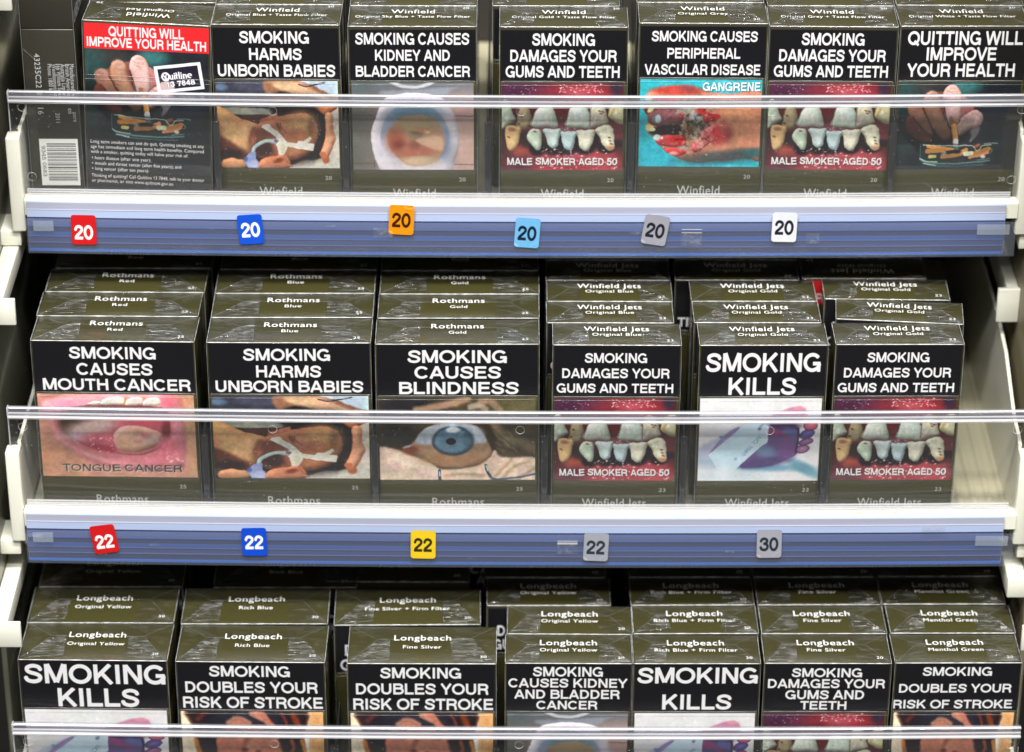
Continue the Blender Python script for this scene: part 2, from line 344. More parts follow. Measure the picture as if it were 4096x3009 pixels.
def set_text(cv, s, x0, x1, y0, y1, c=(232, 232, 233), thick=1.0, tr=None, a=1.0):
    """caps between y0 (top) and y1 (baseline), stretched to run from x0 to x1; tr maps layout to canvas"""
    adv = sum(GL[q][0] for q in s) - .12; sx = (x1 - x0) / adv; sy = (y1 - y0); px = x0 - .05 * sx
    mask = np.zeros(cv.X.shape)
    LX, LY = (cv.X, cv.Y) if tr is None else tr(cv.X, cv.Y)
    aa = cv.k * .75
    for q in s:
        w, strokes = GL[q]
        i = np.where((LX > px - .1 * sx) & (LX < px + (w + .1) * sx) & (LY > y0 - .15 * sy) & (LY < y1 + .2 * sy))
        if len(i[0]) and strokes:
            gx = (LX[i] - px) / sx; gy = (y1 - LY[i]) / sy; best = np.full(gx.shape, -9.)
            clip = (gy > -.03) & (gy < 1.03) if q not in 'Q' else np.ones(gx.shape, bool)
            for st in strokes:
                n = len(st) - 1
                for j in range(n):
                    (ax, ay), (bx, by) = st[j], st[j + 1]; dx, dy = bx - ax, by - ay; l = math.hypot(dx, dy)
                    if l < 1e-6: continue
                    t = ((gx - ax) * dx + (gy - ay) * dy) / (l * l); lo = 0 if j == 0 else -1e9 * 0; ok = (t >= (-.0 if j == 0 else -9)) & (t <= (1 if j == n - 1 else 9))
                    tc = np.clip(t, 0, 1); d = np.hypot(gx - ax - tc * dx, gy - ay - tc * dy)
                    best = np.maximum(best, np.where(ok, T_ / 2 * thick - d, -9))
            g = (sx + sy) / 2
            m = sm(-aa, aa, best * g) * np.where(clip, 1, 0)
            mask[i] = np.maximum(mask[i], m)
        px += w * sx
    cv.put(mask, c, a)
def hide(c):  # print black, not quite black
    return c
def lid_image(lines, rectx, recty, w, band=(20, 19, 22), h=25.6, top=.035):
    W_, H_ = int(w * 8), int(h * 8)
    cv = Canvas(W_, H_, rectx[0], rectx[1], recty[0], recty[1], band)
    cv.A *= (1 + .10 * fbm(H_, W_, 60, 5)[..., None])
    for (s, a, b, c, d) in lines: set_text(cv, s, a, b, c, d)
    if top: cv.A[:int(H_ * top)] = np.array((62, 58, 44)) / 255.
    return cv.A
SMO = 'SMOKING'
LID = dict(
 harms20=([(SMO, 1548, 1992, 200, 283), ('HARMS', 1605, 1942, 315, 395), ('UNBORN BABIES', 1400, 2155, 425, 508)], (1378, 2183), (163, 522), 56),
 kidney20=([('SMOKING CAUSES', 190, 930, 213, 290), ('KIDNEY AND', 315, 805, 323, 395), ('BLADDER CANCER', 187, 935, 428, 500)], (152, 972), (178, 524), 56),
 gums20=([(SMO, 1330, 1738, 215, 296), ('DAMAGES YOUR', 1185, 1882, 323, 402), ('GUMS AND TEETH', 1158, 1905, 428, 505)], (1125, 1947), (180, 528), 56),
 vascular20=([('SMOKING CAUSES', 145, 752, 165, 228), ('PERIPHERAL', 235, 655, 265, 328), ('VASCULAR DISEASE', 110, 775, 362, 425)], (79, 803), (126, 440), 56),
 quit20=([('QUITTING WILL', 1585, 2240, 175, 255), ('IMPROVE', 1693, 2095, 268, 345), ('YOUR HEALTH', 1592, 2210, 362, 440)], (1545, 2265), (152, 460), 56),
 mouth25=([(SMO, 437, 1003, 650, 730), ('CAUSES', 480, 975, 758, 838), ('MOUTH CANCER', 248, 1222, 862, 940)], (198, 1252), (618, 953), 71.5),
 harms25=([(SMO, .216, .754, .10, .34), ('HARMS', .29, .694, .43, .67), ('UNBORN BABIES', .033, .955, .735, .965)], (0, 1), (0, 1), 71.5),
 blind25=([(SMO, 493, 1092, 628, 705), ('CAUSES', 535, 1055, 725, 800), ('BLINDNESS', 435, 1163, 820, 895)], (305, 1282), (598, 902), 71.5),
 gumsjet=([(SMO, 1558, 1938, 648, 708), ('DAMAGES YOUR', 1418, 2078, 742, 802), ('GUMS AND TEETH', 1388, 2105, 835, 893)], (1369, 2139), (605, 914), 56),
 killsjet=([(SMO, 335, 1037, 648, 765), ('KILLS', 475, 892, 800, 908)], (300, 1072), (606, 917), 56),
 kills30=([(SMO, 138, 1072, 1058, 1185), ('KILLS', 347, 888, 1215, 1335)], (113, 1083), (1037, 1344), 66),
 stroke30=([(SMO, 1340, 1870, 1068, 1138), ('DOUBLES YOUR', 1175, 2050, 1170, 1242), ('RISK OF STROKE', 1155, 2080, 1268, 1342)], (1131, 2094), (1048, 1352), 66),
 gums30=([(SMO, .25, .75, .08, .32), ('DAMAGES YOUR', .06, .94, .4, .64), ('GUMS AND TEETH', .03, .97, .72, .96)], (0, 1), (0, 1), 66),
 kidney4=([(SMO, 1332, 1790, 1072, 1135), ('CAUSES KIDNEY', 1172, 1950, 1148, 1208), ('AND BLADDER', 1212, 1903, 1222, 1282), ('CANCER', 1357, 1757, 1295, 1352)], (1158, 1974), (1055, 1364), 56),
 kills20=([(SMO, 1397, 1668, 1466, 1502), ('KILLS', 1453, 1610, 1527, 1562)], (1390, 1671), (1459, 1566), 56),
 gums4=([(SMO, 852, 1283, 1012, 1068), ('DAMAGES YOUR', 705, 1428, 1080, 1137), ('GUMS AND', 820, 1305, 1150, 1207), ('TEETH', 915, 1200, 1218, 1272)], (688, 1453), (988, 1282), 56),
 throatjet=([(SMO, .25, .75, .12, .3), ('CAUSES', .3, .7, .42, .6), ('THROAT CANCER', .02, .97, .74, .93)], (0, 1), (0, 1), 56),
 stroke20=([(SMO, 1638, 2062, 1008, 1063), ('DOUBLES YOUR', 1497, 2190, 1113, 1168), ('RISK OF STROKE', 1467, 2203, 1213, 1268)], (1472, 2234), (988, 1282), 56),
)
TOPMARGIN = dict(harms20=.045, kidney20=.045, gums20=.045, vascular20=.04, quit20=.04)

def pic_teeth():
    cv = Canvas(392, 292, 125, 2010, 115, 1497, (66, 32, 36), warp=20, seed=3)
    cv.blob(450, 230, 520, 190, (78, 44, 66), 1, .6); cv.blob(1380, 250, 560, 170, (156, 56, 64), 1, .8)
    cv.blob(1300, 260, 160, 70, (204, 112, 120), .6, .9); cv.blob(1900, 180, 90, 130, (50, 46, 62), .9, .6)
    cv.blob(1050, 620, 380, 260, (106, 44, 46), .9, .6); cv.blob(1850, 880, 260, 300, (104, 46, 56), .9, .6)
    cv.blob(350, 560, 260, 200, (96, 48, 46), .8, .5); cv.blob(1050, 830, 620, 70, (140, 74, 84), .8, .7)
    cv.blob(1120, 1500, 980, 330, (156, 56, 64), 1, .35); cv.blob(330, 1380, 260, 260, (92, 46, 56), .9, .8)
    cv.blob(1150, 1210, 560, 90, (188, 98, 108), .6, .9); cv.blob(1700, 1330, 260, 110, (190, 76, 84), .7, .8); cv.blob(420, 1180, 110, 90, (168, 80, 62), .8, .7)
    cv.blob(500, 1010, 130, 120, (50, 34, 38), .9, .6); cv.blob(1920, 1060, 120, 60, (32, 26, 36), .9, .6)
    for (x, y, rx, ry) in ((680, 1150, 130, 120), (920, 1110, 150, 150), (1060, 1080, 60, 180), (1170, 1130, 140, 120), (1300, 1010, 50, 170), (1430, 1130, 150, 110), (1580, 1010, 60, 120), (1760, 1120, 150, 100)):
        cv.blob(x, y, rx, ry, (24, 16, 22), .95, .3)
    top = [([(130, 430), (230, 440), (290, 620), (325, 690), (230, 765), (125, 805)], (186, 196, 172)),
           ([(400, 520), (460, 470), (540, 550), (572, 700), (560, 790), (450, 830), (350, 815), (370, 680)], (160, 146, 112)),
           ([(690, 520), (770, 486), (880, 486), (935, 600), (972, 785), (800, 790), (604, 776), (640, 620)], (206, 216, 198)),
           ([(1190, 530), (1260, 492), (1400, 500), (1465, 600), (1518, 788), (1330, 798), (1140, 788), (1152, 650)], (206, 216, 200)),
           ([(1530, 440), (1680, 440), (1740, 640), (1757, 735), (1600, 786), (1520, 780), (1500, 640)], (204, 196, 172)),
           ([(1850, 430), (2020, 430), (2020, 728), (1880, 702), (1785, 622)], (206, 204, 158))]
    gro = lambda P: [(sum(q[0] for q in P) / len(P) + 1.13 * (x - sum(q[0] for q in P) / len(P)), sum(q[1] for q in P) / len(P) + 1.1 * (y - sum(q[1] for q in P) / len(P))) for x, y in P]
    for i, (P, c) in enumerate(top):
        P = gro(P)
        cv.poly(P, c, rim=tuple(int(q * .58) for q in c), rimw=40, hi=tuple(min(255, q + 18) for q in c))
        cv.line([P[-2], P[-1], P[0]], 14, (70, 40, 34), .5, 12)
    bot = [([(195, 830), (260, 800), (400, 830), (392, 950), (360, 1080), (290, 1170), (222, 1130), (192, 950)], (206, 172, 122)),
           ([(585, 862), (712, 862), (732, 1000), (722, 1130), (670, 1160), (590, 1080), (526, 960)], (190, 200, 180)),
           ([(778, 862), (905, 850), (1032, 850), (1002, 1000), (990, 1090), (925, 1132), (858, 1090), (828, 980)], (190, 208, 204)),
           ([(1058, 892), (1170, 890), (1284, 885), (1252, 1000), (1222, 1130), (1172, 1160), (1100, 1110), (1070, 980)], (180, 200, 200)),
           ([(1298, 872), (1420, 862), (1552, 862), (1530, 1010), (1482, 1130), (1420, 1162), (1340, 1090), (1320, 960)], (206, 204, 184)),
           ([(1590, 860), (1690, 800), (1782, 784), (1852, 860), (1862, 1020), (1852, 1130), (1790, 1150), (1700, 1060), (1650, 950)], (212, 210, 184))]
    for P, c in bot: cv.poly(gro(P), c, rim=tuple(int(q * .62) for q in c), rimw=34, hi=tuple(min(255, q + 16) for q in c))
    for (x, y, rx, ry) in ((810, 650, 20, 40), (830, 710, 26, 36), (1260, 640, 14, 60), (1360, 620, 12, 50), (890, 690, 10, 50), (1565, 690, 22, 30), (1890, 580, 22, 34), (200, 680, 26, 40), (700, 900, 12, 14), (1395, 890, 20, 24), (1480, 880, 24, 18), (1660, 900, 18, 26), (890, 880, 14, 20)):
        cv.blob(x, y, rx, ry, (246, 250, 246), .85, .6)
    for (x, y) in ((1640, 545), (1690, 560), (1660, 590), (420, 640), (380, 760), (550, 780), (1800, 970), (1815, 1020), (1830, 1070), (640, 880), (235, 970)): cv.blob(x, y, 24, 14, (96, 56, 30), .8, .7, 20)
    cv.blob(290, 850, 60, 30, (150, 90, 66), .7, .6); cv.blob(1820, 1130, 60, 40, (160, 110, 70), .7, .7); cv.blob(1840, 560, 26, 80, (190, 150, 80), .7, .6, 20)
    cv.specks(90, 700, 1950, 1150, 1480, 5, 16); cv.specks(50, 1000, 1700, 120, 260, 6, 15); cv.specks(26, 1040, 1300, 820, 890, 8, 12); cv.specks(30, 200, 700, 120, 300, 9, 9)
    cv.grain(.16, 30, 4); cv.grain(.10, 4, 9)
    cv.A = photo_texture(cv.A, 35, 0.43)
    for o, c in ((9, (46, 26, 34)), (0, (238, 238, 236))):
        set_text(cv, 'MALE SMOKER AGED 50', 208 + o, 1928 + o, 1302 + o, 1416 + o, c)
    return cv.A
def pic_baby():
    cv = Canvas(392, 292, 135, 2115, 92, 1560, (44, 38, 38), warp=14, seed=8)
    cv.poly([(100, 60), (700, 60), (1050, 90), (1080, 640), (700, 520), (100, 520)], (62, 62, 74), 1, 60)
    cv.blob(200, 200, 110, 60, (110, 135, 165), .8, .6); cv.blob(750, 170, 300, 90, (80, 82, 98), .8, .5)
    cv.poly([(100, 545), (560, 535), (960, 560), (1000, 650), (620, 660), (300, 640), (100, 600)], (150, 152, 138), 1, 18)
    cv.poly([(940, 60), (1500, 60), (2180, 60), (2180, 500), (2060, 640), (1900, 520), (1300, 260), (960, 330)], (150, 108, 84), 1, 26)
    cv.poly([(1080, 110), (1500, 120), (1700, 230), (2010, 420), (2100, 560), (1900, 620), (1700, 520), (1400, 320), (1120, 220)], (216, 178, 140), 1, 40)
    cv.poly([(1480, 60), (2180, 60), (2180, 330), (2060, 330), (1700, 160)], (196, 214, 226), 1, 16); cv.line([(1480, 150), (1620, 180), (1760, 150), (1900, 120)], 22, (46, 50, 62), .9, 12)
    cv.poly([(1900, 700), (2130, 420), (2180, 420), (2180, 1600), (1300, 1600), (1500, 1430), (1880, 1330)], (204, 198, 184), 1, 22)
    cv.poly([(1020, 380), (1500, 300), (1860, 420), (1960, 800), (1900, 1180), (1760, 1400), (1300, 1480), (1250, 1100), (1040, 700)], (44, 37, 38), .8, 110)
    cv.poly([(1720, 470), (1950, 470), (2085, 490), (2080, 560), (1990, 610), (1900, 650), (1790, 570)], (190, 118, 78), 1, 12, rim=(140, 76, 50), rimw=40)
    cv.poly([(1900, 640), (2010, 640), (2020, 900), (2060, 1050), (2000, 1200), (1950, 1330), (1880, 1400), (1790, 1320), (1850, 1180), (1900, 960)], (212, 156, 118), 1, 12, rim=(178, 104, 70), rimw=40, hi=(226, 182, 148))
    cv.poly([(1830, 1370), (1930, 1370), (1940, 1450), (1890, 1480), (1835, 1450)], (186, 108, 72), 1, 12); cv.poly([(1790, 1290), (1880, 1280), (1900, 1380), (1840, 1400), (1790, 1350)], (204, 120, 84), 1, 12)
    cv.poly([(120, 550), (280, 580), (520, 720), (760, 800), (830, 900), (740, 1000), (640, 1320), (560, 1330), (300, 1180), (150, 1040)], (190, 144, 100), 1, 12, rim=(150, 98, 66), rimw=70, hi=(208, 166, 118))
    cv.poly([(150, 1020), (330, 1120), (540, 1260), (700, 1390), (640, 1480), (200, 1440), (160, 1300)], (94, 52, 42), .95, 46)
    cv.blob(320, 1330, 190, 90, (44, 34, 34), .9, .4)
    cv.poly([(520, 680), (780, 660), (1000, 670), (860, 780), (760, 800), (600, 740)], (84, 50, 44), 1, 14)
    cv.poly([(180, 1450), (330, 1395), (440, 1410), (545, 1440), (540, 1550), (220, 1560)], (196, 142, 100), 1, 10, rim=(150, 96, 66), rimw=34)
    cv.poly([(700, 900), (850, 780), (1080, 700), (1400, 640), (1620, 640), (1740, 780), (1770, 960), (1740, 1120), (1650, 1280), (1450, 1390), (1200, 1440), (900, 1420), (700, 1300), (640, 1080)], (166, 108, 80), 1, 10, rim=(112, 70, 54), rimw=60)
    cv.blob(1500, 850, 250, 230, (200, 154, 106), .95, .5); cv.blob(1430, 1010, 200, 110, (160, 102, 72), .8, .6)
    cv.poly([(820, 760), (960, 680), (1100, 640), (1110, 700), (960, 760), (860, 790)], (170, 110, 86), 1, 12)
    cv.blob(870, 1230, 170, 150, (64, 44, 42), .95, .4); cv.blob(840, 980, 150, 110, (104, 62, 50), .9, .6)
    cv.blob(1010, 1010, 60, 40, (120, 74, 58), .7, .7); cv.blob(1330, 1260, 160, 70, (176, 116, 84), .8, .7, -10); cv.blob(1660, 900, 60, 160, (118, 78, 54), .7, .7); cv.line([(720, 880), (680, 980), (650, 1120)], 40, (120, 72, 52), .7, 30)
    for k in range(6): cv.line([(1290 + 66 * k, 790 + 8 * k), (1375 + 48 * k, 920), (1420 + 42 * k, 1060)], 8, (150, 104, 70), .55, 9)
    cv.blob(1215, 890, 55, 90, (182, 122, 94), 1, .3, -30); cv.line([(1160, 800), (1190, 900), (1260, 960)], 12, (92, 50, 42), .9, 6); cv.blob(1130, 870, 30, 70, (112, 68, 56), .9, .5, -25)
    cv.poly([(840, 880), (880, 830), (960, 815), (1060, 900), (1180, 1010), (1250, 1110), (1260, 1220), (1180, 1390), (1110, 1360), (1100, 1190), (1050, 1120), (1080, 1060), (1020, 1000)], (222, 218, 206), 1, 7, smooth=False)
    cv.line([(850, 890), (960, 950), (1080, 1050)], 12, (70, 60, 60), .8, 5); cv.blob(1180, 1230, 40, 60, (196, 188, 160), .7, .6)
    cv.poly([(1250, 1120), (1420, 1140), (1440, 1100), (1540, 1100), (1640, 1020), (1660, 1060), (1600, 1140), (1700, 1150), (1680, 1270), (1400, 1220), (1250, 1190)], (220, 216, 202), 1, 7, smooth=False)
    cv.line([(1070, 1108), (920, 1105), (800, 1150), (715, 1220), (690, 1330), (690, 1420)], 62, (150, 160, 160), 1, 8)
    cv.line([(1070, 1100), (920, 1098), (800, 1140), (708, 1215), (684, 1330), (684, 1420)], 42, (190, 208, 202), 1, 8)
    cv.blob(1080, 1100, 36, 24, (120, 96, 110), .9, .4)
    cv.poly([(640, 1300), (730, 1290), (740, 1400), (780, 1480), (790, 1570), (620, 1570), (540, 1420), (580, 1370)], (138, 150, 190), 1, 8); cv.blob(690, 1500, 80, 60, (190, 196, 222), .9, .6); cv.blob(570, 1410, 34, 40, (74, 92, 140), .9, .4)
    cv.poly([(780, 1470), (900, 1390), (1100, 1350), (1230, 1340), (1290, 1440), (1300, 1500), (1340, 1540), (1100, 1570), (800, 1570)], (196, 124, 90), 1, 10, rim=(150, 84, 60), rimw=40)
    cv.blob(1110, 1430, 80, 40, (128, 60, 46), .9, .6, -20); cv.line([(1200, 1340), (1260, 1480)], 16, (150, 84, 62), .8, 8)
    for k in range(60):
        rs = random.Random(k); x = rs.uniform(1560, 1760); y = rs.uniform(660, 1080); cv.line([(x, y), (x + rs.uniform(6, 40), y + rs.uniform(-30, 10))], 5, (186, 150, 104), .5, 5)
    cv.specks(26, 200, 2000, 500, 1500, 12, 6, (255, 250, 240), .7); cv.grain(.14, 40, 2); cv.grain(.08, 4, 7)
    cv.A = photo_texture(cv.A, 28, 0.62)
    return cv.A
def pic_toilet():
    cv = Canvas(392, 292, 88, 2078, 108, 1572, (150, 128, 118), warp=8, seed=5)
    cv.put(sm(900, 100, cv.X), (104, 104, 98), 1); cv.put(sm(1000, 1900, cv.X), (192, 160, 150), 1); cv.put(sm(500, 100, cv.Y), (88, 102, 112), .75)
    for pts in ([(1700, 655), (2080, 665)], [(1760, 1480), (2080, 1480)], [(88, 655), (420, 655)], [(100, 1460), (430, 1465)], [(435, 1390), (430, 1570)]): cv.line(pts, 12, (84, 70, 66), .8, 7)
    cv.poly([(560, 250), (700, 330), (1500, 330), (1690, 240), (1760, 180), (1000, 230)], (146, 152, 164), .9, 30)
    cv.put(1 - sm(-20, 20, np.abs(np.hypot((cv.X - 1070) / 430, (cv.Y + 60) / 240) - 1) * 300 - 32), (208, 212, 216), .9)
    cv.poly([(560, 470), (700, 330), (1080, 280), (1500, 330), (1660, 470), (1780, 700), (1840, 1000), (1835, 1180), (1770, 1400), (1690, 1600), (1400, 1700), (800, 1700), (560, 1600), (440, 1360), (390, 1080), (400, 900), (470, 690)], (214, 206, 212), 1, 12, rim=(176, 172, 184), rimw=60)
    cv.blob(1100, 1020, 590, 590, (212, 206, 212), 1, .03); cv.blob(1105, 1010, 562, 575, (150, 164, 186), 1, .04)
    cv.blob(1110, 640, 420, 190, (96, 124, 140), .95, .6); cv.blob(1600, 1150, 120, 260, (112, 126, 152), .8, .7); cv.blob(700, 1300, 200, 240, (214, 210, 220), .9, .6); cv.blob(1150, 1560, 520, 130, (216, 208, 214), .95, .5)
    cv.poly([(1120, 645), (1350, 680), (1520, 820), (1592, 1000), (1590, 1180), (1490, 1380), (1300, 1490), (1080, 1510), (900, 1440), (740, 1270), (655, 1060), (690, 900), (850, 720)], (170, 138, 110), 1, 12)
    cv.blob(1150, 800, 330, 130, (160, 146, 110), .8, .7); cv.blob(800, 1080, 170, 190, (160, 88, 66), .95, .7); cv.blob(840, 1150, 90, 90, (122, 56, 52), .8, .8)
    cv.blob(1150, 1260, 360, 100, (172, 104, 84), .9, .6, -6); cv.blob(1090, 1140, 100, 80, (134, 80, 66), .9, .7); cv.blob(1110, 990, 120, 70, (142, 118, 94), .95, .4)
    cv.blob(1130, 945, 110, 34, (112, 100, 78), .8, .6, 10); cv.blob(1230, 900, 150, 40, (184, 124, 98), .8, .7, 8); cv.blob(1320, 930, 44, 26, (212, 176, 150), .9, .6)
    cv.poly([(1130, 1060), (1500, 1000), (1570, 1120), (1540, 1250), (1300, 1180)], (204, 168, 142), .85, 30); cv.blob(1180, 1430, 300, 80, (204, 180, 152), .85, .6)
    cv.grain(.07, 50, 2); cv.grain(.05, 4, 7); cv.specks(14, 120, 1900, 300, 1400, 3, 7, (255, 255, 255), .7)
    cv.A = photo_texture(cv.A, 42, 0.22)
    return cv.A
def pic_foot():
    cv = Canvas(392, 300, 103, 2098, 95, 1597, (54, 176, 190), warp=18, seed=6)
    cv.grain(.10, 5, 31)
    cv.poly([(150, 560), (220, 330), (420, 240), (760, 190), (950, 200), (1180, 290), (1600, 330), (2130, 340), (2130, 1420), (1900, 1440), (1500, 1480), (1100, 1525), (900, 1500), (700, 1430), (560, 1330), (400, 1200), (330, 1080), (230, 980), (240, 740), (170, 640)], (196, 128, 104), 1, 10, rim=(92, 60, 62), rimw=50)
    cv.blob(1750, 700, 450, 260, (214, 150, 112), .9, .5); cv.blob(1700, 1080, 420, 200, (196, 140, 108), .9, .5); cv.blob(1500, 1420, 700, 110, (72, 82, 84), .9, .6, -6); cv.blob(2000, 1340, 220, 70, (46, 104, 106), .8, .6)
    cv.blob(700, 280, 420, 80, (186, 74, 64), .95, .4); cv.blob(880, 240, 120, 50, (130, 76, 86), .8, .6); cv.blob(500, 460, 160, 60, (190, 70, 84), .8, .5)
    cv.blob(900, 700, 330, 260, (150, 136, 120), .95, .5); cv.blob(920, 950, 260, 200, (128, 104, 82), .95, .5)
    cv.poly([(170, 480), (260, 440), (520, 520), (700, 560), (560, 640), (300, 690), (190, 660)], (92, 52, 56), 1, 14)
    cv.poly([(250, 700), (400, 600), (700, 620), (830, 700), (760, 880), (480, 910), (270, 850)], (132, 82, 84), 1, 14, rim=(82, 44, 50), rimw=50); cv.blob(560, 690, 120, 60, (166, 104, 112), .8, .7); cv.blob(790, 700, 44, 60, (206, 44, 56), .9, .5)
    cv.poly([(260, 960), (480, 890), (740, 880), (800, 960), (760, 1030), (420, 1060), (300, 1020)], (36, 26, 24), 1, 12)
    cv.poly([(380, 1160), (460, 1060), (640, 1050), (830, 1090), (890, 1180), (840, 1240), (600, 1250), (440, 1210)], (196, 74, 76), 1, 12, rim=(120, 50, 56), rimw=40); cv.blob(740, 1140, 130, 80, (226, 36, 34), .95, .5); cv.blob(680, 1190, 60, 30, (236, 120, 110), .8, .6)
    cv.poly([(520, 1300), (620, 1260), (820, 1270), (880, 1350), (760, 1410), (600, 1370)], (204, 66, 64), 1, 12, rim=(120, 84, 80), rimw=36); cv.blob(680, 1360, 70, 34, (238, 170, 160), .9, .6)
    for (x, y, rx, ry, rot, c) in ((290, 590, 44, 90, 35, (226, 216, 160)), (385, 540, 30, 50, 10, (214, 196, 110)), (390, 770, 80, 84, 0, (120, 130, 134)), (405, 770, 44, 66, 0, (206, 218, 222)), (265, 930, 70, 60, 25, (226, 216, 140)), (320, 955, 50, 30, 0, (240, 236, 200)), (390, 1090, 60, 50, 0, (214, 222, 216)), (475, 1100, 22, 22, 0, (240, 244, 250)), (240, 420, 60, 60, 0, (206, 206, 190))):
        cv.blob(x, y, rx, ry, c, .97, .25, rot)
    cv.poly([(1000, 1180), (1150, 980), (1290, 870), (1400, 900), (1460, 1000), (1380, 1120), (1250, 1200), (1080, 1330), (990, 1330)], (212, 112, 112), 1, 14, rim=(150, 60, 60), rimw=30); cv.blob(1380, 980, 80, 110, (206, 50, 54), .85, .6)
    cv.blob(1540, 1020, 110, 150, (140, 56, 60), .85, .7); cv.blob(1420, 1120, 130, 90, (176, 60, 58), .8, .7, -40)
    cv.poly([(1040, 560), (1160, 530), (1200, 640), (1420, 700), (1400, 780), (1250, 820), (1180, 840), (1130, 720), (990, 690)], (200, 48, 48), .95, 16); cv.blob(1090, 560, 50, 50, (236, 110, 90), .9, .5)
    cv.blob(920, 620, 110, 80, (176, 168, 150), .9, .6); cv.blob(1020, 740, 90, 70, (184, 190, 196), .9, .6); cv.blob(1090, 850, 120, 60, (76, 78, 72), .9, .6, 20); cv.blob(1060, 1090, 60, 60, (186, 176, 140), .8, .6); cv.blob(960, 1000, 60, 100, (98, 62, 42), .9, .6); cv.blob(860, 1260, 120, 40, (184, 168, 156), .8, .6); cv.blob(1480, 820, 60, 50, (186, 90, 92), .8, .6)
    n = fbm(cv.H, cv.W, 12, 77); m = 1 - sm(.8, 1.3, np.hypot((cv.X - 980) / 360, (cv.Y - 860) / 480)); cv.shade(m * sm(.05, .2, n), .55); cv.put(m * sm(.08, .22, -n), (206, 198, 184), .6)
    cv.specks(60, 500, 1500, 450, 1400, 15, 11, (250, 236, 226), .8); cv.grain(.10, 30, 3); cv.grain(.10, 4, 8)
    cv.A = photo_texture(cv.A, 28, 0.62)
    for o, c in ((10, (30, 70, 84)), (0, (240, 244, 246))): set_text(cv, 'GANGRENE', 1130 + o, 2070 + o, 140 + o, 288 + o, c)
    return cv.A
def hand_on(cv):
    """fingers stubbing a cigarette into a glass ashtray, in the zoomed coordinates of the reference"""
    cv.blob(1250, 150, 220, 130, (64, 124, 122), .9, .7); cv.blob(300, 300, 230, 330, (54, 88, 86), .85, .7); cv.blob(250, 950, 220, 300, (46, 66, 66), .8, .7); cv.blob(1700, 700, 300, 400, (34, 42, 54), .8, .7); cv.blob(650, 180, 260, 120, (66, 62, 60), .7, .7)
    cv.poly([(380, 950), (620, 900), (1050, 1000), (1000, 1100), (560, 1200), (470, 1120)], (20, 22, 26), .95, 30)
    cv.poly([(430, 520), (600, 330), (900, 240), (1150, 300), (1180, 620), (1000, 800), (700, 860), (520, 760)], (120, 78, 66), 1, 16)
    cv.poly([(1180, 300), (1360, 430), (1390, 560), (1300, 620), (1180, 640), (1120, 420)], (176, 112, 108), 1, 12, rim=(120, 66, 66), rimw=40)
    cv.poly([(1150, 760), (1190, 660), (1330, 560), (1440, 530), (1530, 600), (1550, 690), (1500, 780), (1350, 850), (1200, 940), (1150, 880)], (196, 158, 156), 1, 9, rim=(132, 92, 92), rimw=44, hi=(216, 184, 182))
    cv.poly([(1350, 860), (1500, 800), (1490, 900), (1400, 1020), (1350, 1040), (1380, 940)], (112, 106, 106), .9, 16)
    cv.poly([(1130, 790), (1190, 750), (1245, 800), (1240, 870), (1180, 930), (1150, 860)], (206, 170, 160), 1, 7, rim=(150, 100, 90), rimw=14)
    cv.poly([(300, 720), (370, 620), (480, 680), (600, 820), (750, 970), (740, 1030), (660, 1060), (520, 1020), (380, 900), (320, 830)], (134, 74, 62), 1, 9, rim=(72, 40, 38), rimw=44); cv.blob(640, 990, 90, 40, (176, 86, 70), .8, .6, 15)
    cv.poly([(320, 480), (400, 400), (500, 400), (560, 500), (640, 620), (700, 760), (760, 900), (730, 950), (640, 900), (470, 720), (350, 600)], (178, 124, 102), 1, 8, rim=(104, 64, 54), rimw=34, hi=(178, 128, 106)); cv.blob(440, 450, 90, 50, (196, 150, 134), .8, .7)
    cv.poly([(580, 320), (640, 250), (740, 240), (830, 330), (860, 520), (960, 720), (1050, 900), (1020, 990), (940, 1015), (860, 950), (740, 800), (640, 620), (570, 450)], (182, 128, 104), 1, 8, rim=(108, 68, 56), rimw=36, hi=(186, 138, 114)); cv.blob(700, 300, 80, 60, (190, 160, 150), .7, .7); cv.blob(960, 900, 80, 60, (176, 116, 82), .7, .7)
    cv.poly([(900, 200), (960, 140), (1040, 130), (1120, 190), (1180, 320), (1200, 500), (1190, 660), (1150, 760), (1080, 790), (1010, 770), (940, 640), (920, 480), (870, 330)], (204, 160, 154), 1, 8, rim=(130, 86, 80), rimw=34, hi=(214, 176, 172))
    cv.poly([(1010, 640), (1080, 640), (1150, 680), (1170, 740), (1100, 795), (1010, 780)], (176, 120, 88), 1, 8); cv.blob(1110, 680, 44, 26, (204, 164, 150), .9, .4, 30); cv.blob(975, 700, 30, 60, (206, 210, 222), .8, .6); cv.line([(900, 560), (950, 680), (990, 780)], 12, (50, 34, 34), .9, 8)
    for (x, y) in ((960, 240), (1000, 300), (700, 620), (690, 560), (1250, 650), (440, 560)): cv.blob(x, y, 50, 10, (140, 96, 88), .5, .8, 20)
    cv.shade(np.where(np.hypot((cv.X - 800) / 620, (cv.Y - 640) / 560) < 1, 1.0, 0.0) * sm(250, 900, cv.Y + .25 * (700 - cv.X)), .66)
    for P in ([(560, 500), (640, 640), (760, 860)], [(880, 380), (930, 560), (1010, 800)], [(420, 640), (560, 800), (720, 950)]): cv.line(P, 16, (34, 22, 22), .7, 12)
    for (x, y) in ((1020, 190), (1050, 260), (720, 300), (760, 380), (430, 460), (1400, 590)):
        for q in (-14, 0, 14): cv.line([(x - 45, y + q), (x, y + q - 7), (x + 45, y + q + 3)], 6, (120, 80, 72), .45, 6)
    cv.line([(1085, 790), (1120, 950), (1130, 1030)], 84, (206, 152, 84), 1, 7, False); cv.line([(1130, 1030), (1150, 1180)], 88, (222, 222, 218), 1, 7, False); cv.line([(1062, 800), (1092, 1030)], 14, (150, 100, 50), .6, 8, False)
